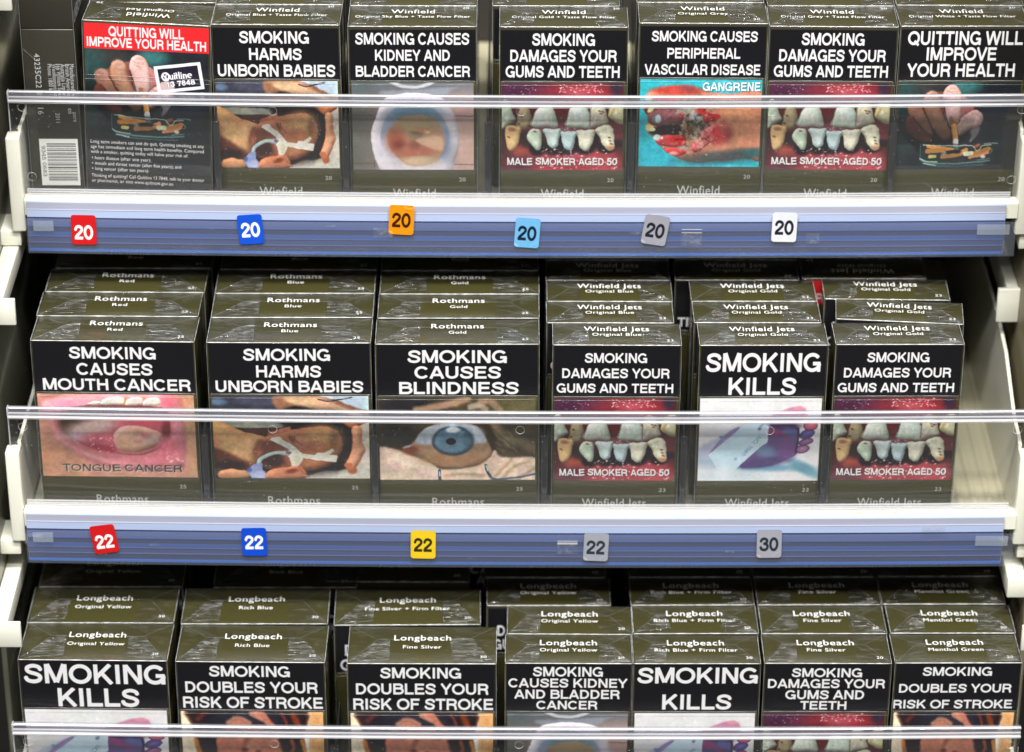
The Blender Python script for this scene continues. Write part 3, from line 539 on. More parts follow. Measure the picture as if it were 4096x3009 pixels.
    cv.poly([(570, 1080), (620, 1040), (1000, 1070), (1800, 1060), (1780, 1180), (1700, 1340), (1200, 1400), (700, 1420), (570, 1340)], (34, 48, 50), .75, 20)
    sh = sm(600, 1050, cv.Y) * (1 - sm(900, 1250, cv.X)) * (1 - sm(1060, 1100, cv.Y)); cv.shade(sh, .62)
    for P, w_, c in (([(700, 1110), (860, 1140), (1080, 1160)], 60, (196, 140, 72)), ([(690, 1190), (820, 1180), (960, 1175)], 70, (176, 116, 56)), ([(940, 1280), (1150, 1250), (1300, 1210)], 66, (150, 104, 60)), ([(1240, 1200), (1320, 1165)], 60, (200, 136, 84)), ([(1420, 1230), (1560, 1190), (1670, 1150)], 66, (168, 116, 60)), ([(1380, 1290), (1550, 1250), (1660, 1200)], 46, (190, 130, 90)), ([(740, 1270), (820, 1270)], 54, (190, 176, 110)), ([(1310, 1230), (1400, 1225)], 74, (206, 206, 170)), ([(1460, 1110), (1510, 1090)], 50, (150, 90, 60))):
        cv.line(P, w_, c, 1, 8)
    cv.blob(1120, 1195, 120, 30, (18, 16, 18), .9, .4); cv.blob(960, 1230, 40, 30, (140, 136, 130), .8, .6); cv.blob(1590, 1270, 40, 30, (214, 206, 196), .9, .4); cv.blob(1060, 1330, 300, 20, (50, 44, 38), .8, .6)
    for P, w_, c, a in (([(620, 1090), (700, 1095), (1000, 1105), (1380, 1100), (1440, 1130), (1490, 1180), (1540, 1150), (1570, 1100), (1700, 1085)], 14, (206, 204, 190), .9), ([(1600, 1070), (1720, 1060), (1810, 1062)], 12, (190, 206, 206), .8), ([(575, 1080), (572, 1200), (575, 1320)], 12, (96, 126, 122), .7), ([(580, 1320), (700, 1370), (1000, 1385), (1350, 1375), (1700, 1335)], 24, (110, 150, 144), .7), ([(640, 1390), (900, 1425), (1250, 1425), (1600, 1400)], 16, (86, 128, 122), .6), ([(580, 1310), (660, 1345), (860, 1362)], 14, (200, 222, 216), .9), ([(640, 1385), (840, 1415)], 14, (206, 226, 222), .85), ([(1700, 1140), (1730, 1180), (1700, 1220)], 14, (150, 160, 120), .7), ([(1500, 1330), (1700, 1300)], 10, (150, 180, 176), .7)):
        cv.line(P, w_, c, a, 9)
def pic_hand():
    cv = Canvas(392, 292, 170, 2110, 100, 1482, (32, 37, 42), warp=12, seed=2)
    hand_on(cv); cv.grain(.16, 30, 4); cv.grain(.10, 4, 7); cv.specks(20, 300, 1900, 500, 1400, 6, 6, (255, 255, 255), .6)
    return photo_texture(cv.A, 31, 0.50)
def pic_hand_back():
    cv = Canvas(400, 320, 40, 2095, 90, 1640, (36, 40, 44), warp=10, seed=2)
    X0, Y0 = cv.X.copy(), cv.Y.copy()
    cv.X = (X0 - 450) / 1.07 + 570; cv.Y = (Y0 - 150) / 1.11 + 135 - .035 * (X0 - 450)
    hand_on(cv); cv.X, cv.Y = X0, Y0; cv.grain(.14, 30, 4); cv.grain(.08, 4, 7); cv.A = photo_texture(cv.A, 31, 0.50)
    q = R(-8.5); tr = lambda X, Y: ((X - 1600) * math.cos(q) + (Y - 520) * math.sin(q), -(X - 1600) * math.sin(q) + (Y - 520) * math.cos(q))
    LX, LY = tr(cv.X, cv.Y)
    box = lambda a, b: (1 - sm(a - 4, a + 4, np.abs(LX))) * (1 - sm(b - 4, b + 4, np.abs(LY)))
    cv.put(box(392, 232), (238, 236, 240)); cv.put(box(336, 178), (34, 30, 44))
    cv.put(box(336, 178) * (1 - sm(.9, 1.1, np.hypot((LX + 250) / 150, (LY - 150) / 110))), (206, 178, 178))
    ring = np.abs(np.hypot((LX + 222) / 58, (LY + 38) / 62) - 1) * 58
    cv.put(1 - sm(12, 17, ring), (240, 240, 244)); 
    def seg(a, b, w_=24, c=(240, 240, 244)):
        dx, dy = b[0] - a[0], b[1] - a[1]; t = np.clip(((LX - a[0]) * dx + (LY - a[1]) * dy) / (dx * dx + dy * dy), 0, 1)
        cv.put(1 - sm(w_ / 2 - 3, w_ / 2 + 3, np.hypot(LX - a[0] - t * dx, LY - a[1] - t * dy)), c)
    seg((-262, -64), (-200, 0)); seg((-205, -70), (-235, 4), 20); seg((-190, 24), (-176, 40), 10)
    # u i t l i n e
    seg((-146, -50), (-146, 0)); seg((-146, 4), (-112, 12)); seg((-104, -50), (-104, 14)); seg((-70, -46), (-70, 14)); seg((-70, -76), (-70, -74), 26)
    seg((-36, -84), (-36, 10)); seg((-52, -48), (-14, -48), 16); seg((8, -92), (8, 12)); seg((44, -48), (44, 12)); seg((44, -78), (44, -76), 26)
    seg((80, -48), (80, 12)); seg((84, -42), (116, -44), 20); seg((122, -36), (122, 12)); rg = np.hypot((LX - 178) / 30, (LY + 18) / 30)
    cv.put(1 - sm(8, 13, np.abs(rg - 1) * 30), (240, 240, 244)); seg((152, -18), (206, -18), 13); cv.put((1 - sm(10, 14, np.abs(LX - 204))) * (1 - sm(8, 12, np.abs(LY + 2))), (34, 30, 44))
    for o, c, th in ((0, (30, 26, 36), 1.5), (0, (242, 242, 246), 1.15)): set_text(cv, '13 7848', -236, 246, 50, 140, c, th, tr)
    return cv.A
def pic_tongue():
    cv = Canvas(490, 290, 100, 2140, 45, 1170, (202, 148, 126), warp=16, seed=12)
    cv.blob(300, 130, 400, 90, (214, 150, 142), .8, .7); cv.blob(300, 950, 500, 260, (198, 146, 116), .9, .6); cv.blob(2060, 500, 120, 600, (204, 158, 124), .9, .5)
    cv.poly([(150, 200), (400, 90), (900, 40), (1500, 20), (1850, 60), (1960, 250), (2000, 600), (1990, 900), (1900, 1060), (1400, 1080), (900, 1010), (600, 900), (330, 660), (250, 450)], (218, 136, 144), 1, 40, rim=(224, 164, 164), rimw=120)
    cv.blob(500, 180, 260, 60, (226, 156, 180), .8, .7); cv.blob(1800, 140, 120, 90, (220, 110, 130), .8, .7); cv.blob(1960, 150, 60, 70, (196, 108, 108), .6, .6)
    cv.poly([(400, 400), (500, 250), (800, 190), (1500, 190), (1760, 240), (1800, 400), (1790, 580), (1640, 780), (1450, 860), (1200, 870), (1000, 820), (700, 740), (440, 600), (385, 500)], (122, 78, 76), 1, 18)
    cv.blob(520, 430, 190, 150, (86, 66, 54), .95, .5, -20); cv.blob(1100, 300, 600, 90, (96, 84, 94), .9, .5)
    cv.poly([(480, 590), (620, 470), (850, 400), (1300, 330), (1700, 350), (1790, 450), (1780, 600), (1640, 760), (1400, 850), (1150, 850), (850, 770), (600, 690)], (196, 108, 118), 1, 16)
    cv.blob(760, 500, 330, 110, (206, 182, 172), .95, .6, -14); cv.blob(600, 620, 140, 60, (190, 162, 172), .9, .6); cv.blob(900, 650, 230, 80, (212, 112, 122), .95, .6); cv.blob(880, 770, 200, 46, (172, 66, 80), .9, .6, 12); cv.blob(1500, 420, 300, 60, (200, 92, 106), .9, .6); cv.blob(1760, 520, 60, 120, (124, 58, 60), .9, .6)
    cv.poly([(1060, 600), (1120, 520), (1250, 470), (1450, 480), (1640, 540), (1700, 600), (1600, 740), (1400, 820), (1250, 835), (1120, 800), (1070, 700)], (222, 172, 150), 1, 10, rim=(206, 120, 120), rimw=40, hi=(230, 184, 156)); cv.blob(1550, 640, 120, 60, (210, 196, 184), .7, .6); cv.blob(1480, 600, 70, 34, (208, 116, 120), .7, .7, 20); cv.blob(1380, 690, 60, 30, (206, 140, 140), .6, .7)
    for a, b in ((740, 920), (930, 1235), (1250, 1480), (1480, 1690)):
        t = 150 if a < 900 else 96; cv.poly([(a, 185), (a + 20, t + 20), ((a + b) / 2, t - 18), (b - 12, t - 6), (b, 170), ((a + b) / 2, 190)], (238, 228, 214), 1, 8, rim=(214, 170, 150), rimw=16)
    cv.blob(1240, 130, 14, 40, (214, 150, 80), .8, .6); cv.blob(1490, 90, 16, 26, (226, 180, 110), .8, .6); cv.line([(740, 205), (1100, 205), (1700, 215)], 22, (150, 84, 76), .8, 12)
    cv.blob(1900, 500, 70, 300, (226, 150, 160), .8, .6); cv.blob(1780, 800, 170, 160, (214, 116, 132), .8, .7, -30); cv.blob(1300, 960, 500, 60, (224, 132, 142), .8, .6); cv.line([(330, 600), (420, 720), (700, 860), (1000, 960), (1400, 1010)], 50, (232, 170, 166), .6, 40)
    cv.specks(20, 740, 1060, 620, 830, 4, 13); cv.specks(14, 1750, 1960, 820, 960, 5, 20, (244, 200, 190), .6); cv.grain(.10, 34, 3); cv.grain(.06, 4, 9)
    cv.A = photo_texture(cv.A, 42, 0.50)
    for o, c in ((9, (226, 196, 184)), (0, (62, 62, 58))): set_text(cv, 'TONGUE CANCER', 368 + o, 1935 + o, 1000 + o, 1098 + o, c, .8)
    return cv.A
def pic_eye():
    cv = Canvas(490, 290, 95, 2130, 68, 1187, (78, 68, 52), warp=14, seed=13)
    cv.blob(450, 180, 420, 130, (44, 42, 46), .95, .6); cv.blob(300, 560, 300, 220, (52, 46, 40), .95, .6); cv.blob(1900, 200, 420, 160, (104, 98, 68), .9, .6); cv.blob(1950, 560, 300, 200, (70, 64, 50), .9, .7)
    cv.line([(580, 240), (850, 190), (1050, 150), (1250, 80)], 90, (170, 138, 112), .95, 30); cv.line([(1280, 200), (1400, 170), (1480, 230)], 80, (172, 156, 140), .9, 26); cv.line([(1420, 120), (1560, 130), (1680, 260)], 80, (160, 134, 108), .9, 26)
    cv.line([(1560, 430), (1750, 600), (2140, 760)], 130, (140, 122, 94), .8, 60); cv.line([(1480, 430), (1560, 620), (1620, 790)], 110, (62, 46, 34), .9, 40)
    cv.poly([(60, 760), (360, 790), (560, 880), (760, 960), (900, 1040), (1300, 1010), (1500, 900), (1600, 780), (1700, 880), (2160, 900), (2160, 1230), (60, 1230)], (222, 196, 176), 1, 22)
    cv.blob(500, 960, 300, 90, (230, 208, 192), .8, .7, 20); cv.blob(300, 1100, 260, 90, (214, 190, 168), .8, .7)
    for P in ([(1560, 1180), (1700, 1040), (1820, 900)], [(1680, 1180), (1850, 1010), (2050, 930)], [(1900, 1160), (2140, 1020)], [(950, 1130), (1200, 1110), (1450, 1130)]): cv.line(P, 34, (150, 124, 94), .7, 28)
    cv.poly([(400, 790), (480, 720), (560, 640), (680, 500), (860, 420), (1080, 400), (1300, 430), (1430, 520), (1500, 650), (1560, 800), (1500, 900), (1300, 1000), (1060, 1025), (860, 990), (700, 890), (560, 850)], (172, 140, 112), 1, 10, rim=(112, 84, 66), rimw=30)
    cv.poly([(560, 650), (680, 500), (860, 430), (1080, 412), (1290, 440), (1420, 530), (1490, 660), (1350, 690), (1000, 700), (650, 700)], (192, 200, 212), 1, 22); cv.blob(1330, 560, 110, 70, (206, 220, 228), .9, .7); cv.blob(1050, 900, 420, 90, (164, 126, 92), .9, .6)
    cv.blob(500, 780, 110, 60, (140, 76, 54), .95, .6); cv.blob(450, 735, 60, 16, (226, 206, 206), .9, .5, -15)
    cv.blob(1050, 655, 272, 204, (52, 72, 82), 1, .08); cv.blob(1045, 648, 226, 168, (108, 142, 162), 1, .16)
    a = np.arctan2((cv.Y - 655) / 190, (cv.X - 1045) / 260); rr = np.hypot((cv.X - 1045) / 260, (cv.Y - 655) / 190); m = (1 - sm(.85, 1.0, rr)) * sm(.28, .4, rr)
    cv.shade(m, 1) ; cv.put(m * (np.sin(a * 23 + 3 * np.sin(a * 5)) * .5 + .5), (144, 172, 190), .35); cv.put(m * np.clip(np.sin(a * 37), 0, 1), (84, 118, 142), .35)
    cv.blob(1250, 640, 70, 120, (74, 104, 120), .7, .6); cv.blob(1025, 662, 66, 48, (26, 28, 34), 1, .12); cv.blob(1050, 505, 90, 40, (246, 250, 255), .95, .35); cv.blob(1050, 450, 40, 40, (214, 232, 246), .8, .7)
    cv.line([(1490, 990), (1500, 1080), (1560, 1160), (1650, 1180), (1850, 1150), (2140, 1110)], 26, (60, 92, 112), 1, 8); cv.line([(1480, 985), (1500, 1070), (1540, 1140)], 34, (50, 66, 84), 1, 8); cv.line([(1492, 1000), (1505, 1060)], 14, (214, 220, 226), 1, 6)
    cv.line([(870, 1060), (880, 1190)], 38, (50, 66, 84), 1, 8); cv.line([(872, 1080), (880, 1130)], 16, (206, 214, 222), 1, 6)
    for k in range(40):
        rs = random.Random(k); x = rs.uniform(1560, 1850); y = rs.uniform(480, 760); cv.line([(x, y), (x + 60, y + 60)], 6, (176, 160, 130), .5, 6)
    cv.grain(.14, 26, 3); cv.grain(.08, 4, 9)
    cv.A = photo_texture(cv.A, 21, 0.56)
    return cv.A
def pic_tag():
    cv = Canvas(392, 292, 125, 2085, 125, 1512, (232, 231, 231), warp=8, seed=15)
    cv.blob(300, 1130, 330, 130, (160, 182, 206), .9, .7); cv.blob(1200, 1290, 700, 60, (110, 160, 186), .9, .7); cv.blob(1850, 1300, 330, 90, (104, 156, 176), .9, .5, 28); cv.blob(700, 1420, 500, 90, (206, 222, 232), .9, .7)
    cv.poly([(100, 960), (480, 760), (900, 540), (1100, 480), (1000, 800), (600, 1100), (300, 1150), (100, 1090)], (186, 190, 212), 1, 40); cv.poly([(300, 1050), (520, 760), (760, 600), (700, 760), (420, 980)], (136, 96, 156), .95, 20); cv.blob(490, 775, 34, 26, (74, 138, 170), .9, .5)
    cv.poly([(1180, 500), (1300, 400), (1560, 290), (1740, 258), (1830, 310), (1850, 420), (1700, 540), (1500, 600), (1260, 600)], (206, 140, 168), 1, 20); cv.blob(1720, 290, 90, 34, (232, 160, 180), .9, .5); cv.blob(1420, 500, 260, 70, (150, 110, 146), .9, .5)
    cv.poly([(1230, 560), (1500, 560), (1720, 600), (1740, 800), (1720, 1050), (1600, 1130), (1300, 1260), (1000, 1290), (800, 1270), (1000, 1000), (1230, 860)], (104, 86, 134), 1, 14); cv.blob(1500, 580, 260, 70, (70, 56, 84), .95, .5); cv.blob(1600, 700, 130, 70, (104, 118, 176), .8, .6, 20)
    cv.blob(1340, 690, 130, 60, (156, 76, 122), .9, .6, 15); cv.blob(1530, 770, 80, 40, (140, 80, 120), .8, .6, 10); cv.blob(1200, 1010, 200, 100, (116, 142, 174), .9, .7, 20); cv.blob(1200, 1200, 400, 80, (88, 74, 122), .95, .5, -8); cv.blob(1560, 980, 150, 150, (126, 84, 140), .8, .7)
    for (x, y, rx, ry, rot, c, c2) in ((1920, 580, 120, 84, -8, (186, 92, 112), (214, 120, 130)), (1870, 720, 130, 74, -20, (96, 84, 150), (120, 110, 176)), (1860, 850, 126, 60, -16, (136, 88, 140), (172, 120, 156)), (1810, 975, 118, 70, -12, (152, 104, 146), (192, 144, 176))):
        cv.blob(x, y, rx, ry, (84, 60, 96), 1, .1, rot); cv.blob(x + 6, y, rx * .86, ry * .82, c, 1, .2, rot); cv.blob(x + 10, y - ry * .15, rx * .5, ry * .35, c2, .9, .7, rot)
    cv.line([(1720, 620), (1730, 800), (1700, 1030)], 30, (60, 42, 66), .9, 16)
    cv.poly([(285, 1070), (900, 520), (1190, 520), (1250, 600), (1235, 830), (760, 1290), (560, 1480), (400, 1240)], (206, 226, 236), 1, 8, smooth=False); cv.blob(700, 900, 300, 200, (190, 222, 236), .6, .8, -40); cv.blob(560, 1400, 240, 130, (222, 230, 234), .9, .6)
    cv.line([(1100, 630), (1130, 570), (1190, 535), (1250, 570)], 34, (150, 168, 196), .9, 10); cv.blob(1100, 635, 28, 24, (120, 130, 160), .9, .4); cv.blob(730, 1145, 26, 24, (110, 190, 226), .9, .4)
    q = R(131); tr = lambda X, Y: ((X - 970) * math.cos(q) + (Y - 920) * math.sin(q), -(X - 970) * math.sin(q) + (Y - 920) * math.cos(q))
    set_text(cv, 'NO. 7580', -210, 200, -40, 26, (84, 150, 184), .62, tr)
    cv.grain(.05, 40, 3); cv.grain(.03, 4, 8)
    cv.A = photo_texture(cv.A, 21, 0.19)
    return cv.A
def pic_woman():
    cv = Canvas(440, 280, 62, 2192, 140, 1270, (226, 190, 140), warp=16, seed=16)
    cv.blob(150, 600, 130, 700, (238, 226, 196), 1, .5); cv.put((1 - sm(10, 60, np.abs(cv.X - 1930))), (250, 244, 232), .9); cv.put(sm(1960, 2050, cv.X), (226, 172, 112), .9)
    cv.poly([(230, 60), (1850, 60), (1890, 500), (1960, 900), (2000, 1350), (260, 1350), (300, 900), (230, 400)], (50, 38, 42), 1, 26, rim=(190, 110, 60), rimw=60)
    cv.poly([(560, 520), (640, 360), (800, 200), (1000, 130), (1400, 160), (1600, 420), (1640, 700), (1560, 1000), (1400, 1230), (1100, 1330), (800, 1230), (640, 980)], (176, 112, 92), 1, 20, rim=(120, 70, 60), rimw=60, hi=(190, 124, 100))
    cv.poly([(700, 60), (960, 60), (1160, 200), (1330, 340), (1100, 330), (900, 250), (700, 380), (520, 560), (420, 300)], (44, 44, 54), .95, 24); cv.poly([(1280, 60), (1560, 60), (1680, 320), (1640, 620), (1520, 380), (1400, 260)], (46, 44, 54), .95, 24)
    cv.line([(760, 300), (900, 230), (1080, 300)], 60, (186, 130, 110), .9, 26); cv.line([(1110, 170), (1260, 240)], 60, (196, 140, 120), .9, 22); cv.line([(1560, 160), (1640, 300), (1600, 420)], 36, (150, 62, 46), .8, 16); cv.line([(1740, 180), (1850, 420)], 90, (150, 74, 40), .8, 30); cv.line([(300, 260), (420, 160)], 60, (110, 54, 46), .7, 30)
    cv.line([(1700, 560), (1740, 660), (1660, 760)], 50, (176, 96, 56), .8, 20); cv.line([(1560, 560), (1620, 740), (1560, 900)], 120, (44, 34, 34), .9, 36); cv.line([(1860, 560), (1920, 740), (1980, 900)], 60, (226, 150, 70), .8, 24); cv.line([(260, 560), (320, 740), (330, 900)], 60, (224, 140, 60), .8, 24)
    for x, s in ((830, 1), (1360, -1)):
        cv.line([(x - 130, 430), (x, 390), (x + 120, 420)], 30, (70, 44, 40), .8, 16); cv.blob(x, 490, 100, 36, (110, 68, 58), .8, .6); cv.blob(x, 492, 34, 24, (36, 28, 30), .9, .4); cv.line([(x - 90, 480), (x, 460), (x + 90, 485)], 12, (40, 26, 26), .8, 8)
    cv.line([(1060, 480), (1000, 620), (960, 700)], 60, (132, 78, 66), .8, 30); cv.blob(1120, 660, 110, 70, (196, 134, 112), .9, .7); cv.blob(1000, 700, 44, 30, (96, 52, 46), .8, .6); cv.blob(1200, 720, 44, 24, (110, 60, 52), .8, .6); cv.blob(1110, 940, 190, 50, (160, 74, 70), .9, .5)
    cv.blob(1420, 600, 90, 40, (200, 136, 120), .8, .7)
    cv.grain(.12, 30, 3); cv.grain(.08, 4, 8)
    cv.A = photo_texture(cv.A, 35, 0.56)
    return cv.A
def back_panel_image(lines, arr=None): pass

# ------------------------------------------------------------------ the shelving around the packs
ROWY = [65.0, 0.0, -53.0]; ROWZ = [122.65, 0.0, -131.75]; BACK = 262
def structure(name, me, m):
    o = link(name, me, m); o['kind'] = 'structure'; return o
structure('back_wall', boxes('back_wall', [(-300, 300, BACK, BACK + 4, -420, 520)]), M['dark'])
structure('side_wall', boxes('side_wall', [(-232, -229.5, -20, BACK - 1, -420, 520)], .3), M['metal'])
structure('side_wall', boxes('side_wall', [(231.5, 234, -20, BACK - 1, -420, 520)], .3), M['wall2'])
ROWNAME = ['top', 'middle', 'bottom']
DIV = [[-131.5, -74.3, -11.0, 52.6, 169], [-136.5, -61.0, 14.6, 76.5, 139.5], [-151.0, -78.5, -6.6, 54, 111.6, 169.5]]
END_Z = 40
for k in range(3):
    Y, Z = ROWY[k], ROWZ[k]; depth = BACK - 1 - Y
    sh = empty('display_shelf', (0, Y, Z), ['topmost white display shelf holding the packs with red, blue and orange price tabs',
        'middle white display shelf with an empty slot at its right end', 'lowest white display shelf, cut off by the bottom of the picture'][k], 'shelf', 'white display shelves with clear front guards')
    link('tray_floor', extr('tray_floor', rect(-4.5, depth, -1.6, 0), -217, 225, 20), M['cream'], sh)
    link('floor_rib', mesh('floor_rib', *(lambda V, F: (V, F))(
        [(x + a, y, z) for x in [196 + 6.5 * i for i in range(5)] for (a, z) in ((0, 0), (1.2, .7), (2.6, .7), (3.8, 0)) for y in (-3, depth - 1)],
        [tuple(8 * i + j for j in f) for i in range(5) for f in ((0, 2, 3, 1), (2, 4, 5, 3), (4, 6, 7, 5))])), M['cream'], sh)
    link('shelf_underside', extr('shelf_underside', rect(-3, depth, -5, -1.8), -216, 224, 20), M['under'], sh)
    link('front_lip', extr('front_lip', [(-14.6, 3), (-14.6, 10.1), (-14.2, 10.5), (-8.6, 10.5), (-8.4, 10.2), (-8.4, 3)], -217.3, 225), M['white'], sh)
    link('lip_back', extr('lip_back', rect(-5.6, -4.4, 0.1, 8.8), -217.3, 225), M['white'], sh)
    for cx in (-153, 5, 163):
        for d in (-8, 8): link('lip_clip', boxes('lip_clip', [(cx + d - .9, cx + d + .9, -13.0, -11.2, 10.4 + sag(cx), 10.9 + sag(cx))], .15), M['cream'], sh)
        link('lip_seam', boxes('lip_seam', [(cx - 7, cx + 7, -11.3, -11.0, 10.4 + sag(cx), 10.7 + sag(cx))], .1), M['cream'], sh)
    # clear guard: plate, moulded bead along its top, ridges along its foot
    g = link('acrylic_guard', extr('acrylic_guard', rect(-8.1, -6.1, 9.0, 56.6), -221.8, 227), M['plate'], sh)
    link('guard_bead', extr('guard_bead', rect(-9.5, -6.6, 58.4, 60.2), -221.5, 227), M['edge_clear'], g)
    link('guard_bead', extr('guard_bead', rect(-9.2, -6.8, 56.9, 57.8), -221.5, 227), M['edge_dark'], g)
    link('guard_ridge', extr('guard_ridge', [(-9.6, 60.2), (-9.6, 60.45), (-9.3, 60.7), (-8.4, 60.7), (-8.1, 60.2)], -221.2, 227, wob=.03), M['ridge'], g)
    link('guard_ridge', extr('guard_ridge', rect(-9.9, -9.3, 58.05, 58.35), -221.5, 227, wob=.03), M['ridge'], g)
    link('guard_ridge', extr('guard_ridge', rect(-9.8, -9.3, 57.5, 57.7), -221.5, 227, wob=.03), M['edge'], g)
    link('guard_ridge', extr('guard_ridge', [(-10.5, 56.0), (-10.7, 56.35), (-10.5, 56.7), (-8.4, 56.85), (-8.2, 56.1)], -221.8, 227, wob=.04), M['ridge'], g)
    link('guard_ridge', extr('guard_ridge', rect(-10.3, -9.9, 55.45, 55.65), -221.8, 227, wob=.03), M['edge'], g)
    link('guard_foot', extr('guard_foot', rect(-9.4, -8.2, 10.6, 13.2), -216.5, 222), M['edge_foot'], g)
    for zz in (13.3, 12.2, 11.1): link('guard_ridge', extr('guard_ridge', rect(-9.7, -9.3, zz, zz + .22), -216.5, 222, wob=.03), M['edge'], g)
    # rounded left end of the plate and bead
    link('guard_edge', boxes('guard_edge', [(-222.3, -221.8, -8.2, -6.0, 9, 56.4), (-222.2, -221.4, -9.8, -6.6, 56.6, 60.6)], .2), M['edge'], g)
    marks = [(-216, 52.6), (-105.9, 52.4), (3.6, 52.9), (113.9, 53.0), (224, 53.0), (-214, 19), (222, 19)] if k == 0 else [(-215.7, 50.4), (-105.6, 50.9), (3.7, 51.3), (113.8, 51), (223.1, 50.6)]
    for (mx, mz) in marks:
        vs, fs = [], []; n = 24
        for i in range(n):
            a = 2 * math.pi * i / n; w_ = .08 + .04 * math.sin(a + mx)
            for (r, y) in ((1.95 - w_, -8.35), (1.95, -8.6), (1.95 + w_, -8.35)): vs.append((mx + r * math.cos(a), y, mz + sag(mx) + r * math.sin(a)))
        for i in range(n):
            for j in range(2): a, b = 3 * i + j, 3 * ((i + 1) % n) + j; fs.append((a, a + 1, b + 1, b))
        link('mould_mark', mesh('mould_mark', vs, fs), M['ring'], g, True)
    # scratches on the guard
    for (sx, sz, ln, an) in {0: [(181, 19, 12, -33), (190, 17, 7, -35), (24, 15, 9, -32), (22.5, 15.3, 6, -40)], 1: [(-120, 22, 5, 10)], 2: []}[k]:
        dx, dz = math.cos(R(an)) * ln, math.sin(R(an)) * ln; nx, nz = -math.sin(R(an)) * .05, math.cos(R(an)) * .05
        link('scratch', mesh('scratch', [(sx, -8.25, sz), (sx + dx / 2 + nx, -8.25, sz + dz / 2 + nz), (sx + dx, -8.25, sz + dz), (sx + dx / 2 - nx, -8.25, sz + dz / 2 - nz)], [(0, 1, 2, 3)]), M['ring'], g)
    # end posts and side plates
    for s, xa in ((-1, -217.6), (1, 224.6)):
        x0, x1 = sorted((xa, xa + s * 6.3))
        link('end_post', boxes('end_post', [(x0, x1, -13.5, -5.6, -6.0, END_Z)], .8, 3), M['white'], sh)
        prof = [(-5.4, -6), (-5.4, 41.5), (0, 43), (14, 44), (30, 50), (50, 58), (80, 62), (depth, 64), (depth, -6)]
        if s < 0: prof = [(-5.4, -6), (-5.4, 41.5), (0, 41), (depth, 41), (depth, -6)]
        xa2, xb2 = (xa - 1.6, xa - .1) if s < 0 else (xa + .1, xa + 1.6)
        link('side_plate', extr('side_plate', prof, xa2, xb2, 1, sagging=False), M['white'], sh)
        bx0, bx1 = (-246, -220.6) if s < 0 else (227.4, 250)
        link('bracket', boxes('bracket', [(bx0, bx1, -11.5, 6, -14, -6.4)], .5), M['white'], sh)
    # ticket rail
    rl = link('ticket_rail', extr('ticket_rail', rect(-16.2, -14.75, -13.6, 10.3), -216.3, 219.5), M['pale'], sh)
    bands = [('rail_band', 'lilac', 6.9, 10.2, -16.5), ('rail_band', 'pale', 3.2, 6.7, -16.9), ('rail_band', 'blue1', -1.2, 3.1, -16.5),
             ('rail_band', 'blue2', -4.2, -1.6, -16.5), ('rail_band', 'blue3', -6.1, -4.2, -16.7), ('rail_band', 'blue4', -9.2, -6.5, -16.5),
             ('rail_band', 'blue2', -12.3, -9.5, -16.5), ('rail_band', 'blue5', -13.6, -12.5, -17.0),
             ('rail_groove', 'blue3', -1.6, -1.2, -16.85), ('rail_groove', 'blue1', -6.5, -6.1, -16.85), ('rail_groove', 'blue1', -9.5, -9.2, -16.85), ('rail_groove', 'lilac', 6.7, 6.9, -17.0)]
    for (nm, mt, z0, z1, yf) in bands: link(nm, extr(nm, rect(yf, -16.25, z0, z1), -216.2, 219.3), M[mt], rl)
    link('rail_cover', extr('rail_cover', [(-18.1, -14.0), (-18.1, 2.9), (-18.35, 2.9), (-18.35, -14.0)], -216.6, 224.3), M['cover'], rl)
    for (xa, xb) in ((-213.5, -204.5), (207, 221.5)): link('end_tab', boxes('end_tab', [(xa, xb, -18.55, -18.4, -3 + sag(xa), 2.0 + sag(xa))]), M['tab'], rl)
    if k == 0:
        link('tape_strip', boxes('tape_strip', [(75.5, 84.5, -18.5, -18.4, -1.4, -1.1), (75.5, 84.5, -18.5, -18.4, -3.0, -2.7)]), M['ring'], rl)
        link('tape_strip', boxes('tape_strip', [(75.2, 84.5, -18.46, -18.4, -9.5, -2.8)]), M['smudge'], rl)
        link('glue_residue', boxes('glue_residue', [(-62, -53.4, -18.5, -18.4, -5.8, -1.0)]), M['smudge'], rl)
        link('glue_residue', boxes('glue_residue', [(131, 137, -18.5, -18.4, -8, -3)]), M['smudge'], rl)
    if k == 1:
        link('tape_strip', boxes('tape_strip', [(20.5, 29.5, -18.5, -18.4, -3.4, -2.5), (20.5, 29.5, -18.5, -18.4, -1.9, -1.6)]), M['ring'], rl)
        link('tape_strip', boxes('tape_strip', [(20.5, 29.5, -18.46, -18.4, -8.5, -3.6)]), M['smudge'], rl)
        link('glue_residue', boxes('glue_residue', [(183, 193, -18.5, -18.4, 3.5, 7.0)]), M['smudge'], rl)
    rs = random.Random(k + 5)   # scuffs and old glue left on the rail
    for q in range(9):
        sx = rs.uniform(-200, 205); sz = rs.uniform(-11, 1); lw = rs.uniform(1.5, 6); hgt = rs.choice((.12, .2, 1.2))
        link('rail_scuff', boxes('rail_scuff', [(sx, sx + lw, -18.44, -18.4, sz + sag(sx), sz + sag(sx) + hgt)]), M['smudge'], rl)
    for x in DIV[k]:
        d = link('lane_divider', boxes('lane_divider', [(x - .5, x + .5, -3.2, depth - 30, 0.1, 46)], .3), M['lane'], sh)
        link('divider_nose', boxes('divider_nose', [(x - 1.5, x + 1.5, -4.0, -2.6, 0.2, 44)], .6, 3), M['lane'], d)
        link('divider_foot', boxes('divider_foot', [(x - 1.6, x + 1.6, -2.4, depth - 32, 0.15, 1.4)], .3), M['lane'], d)
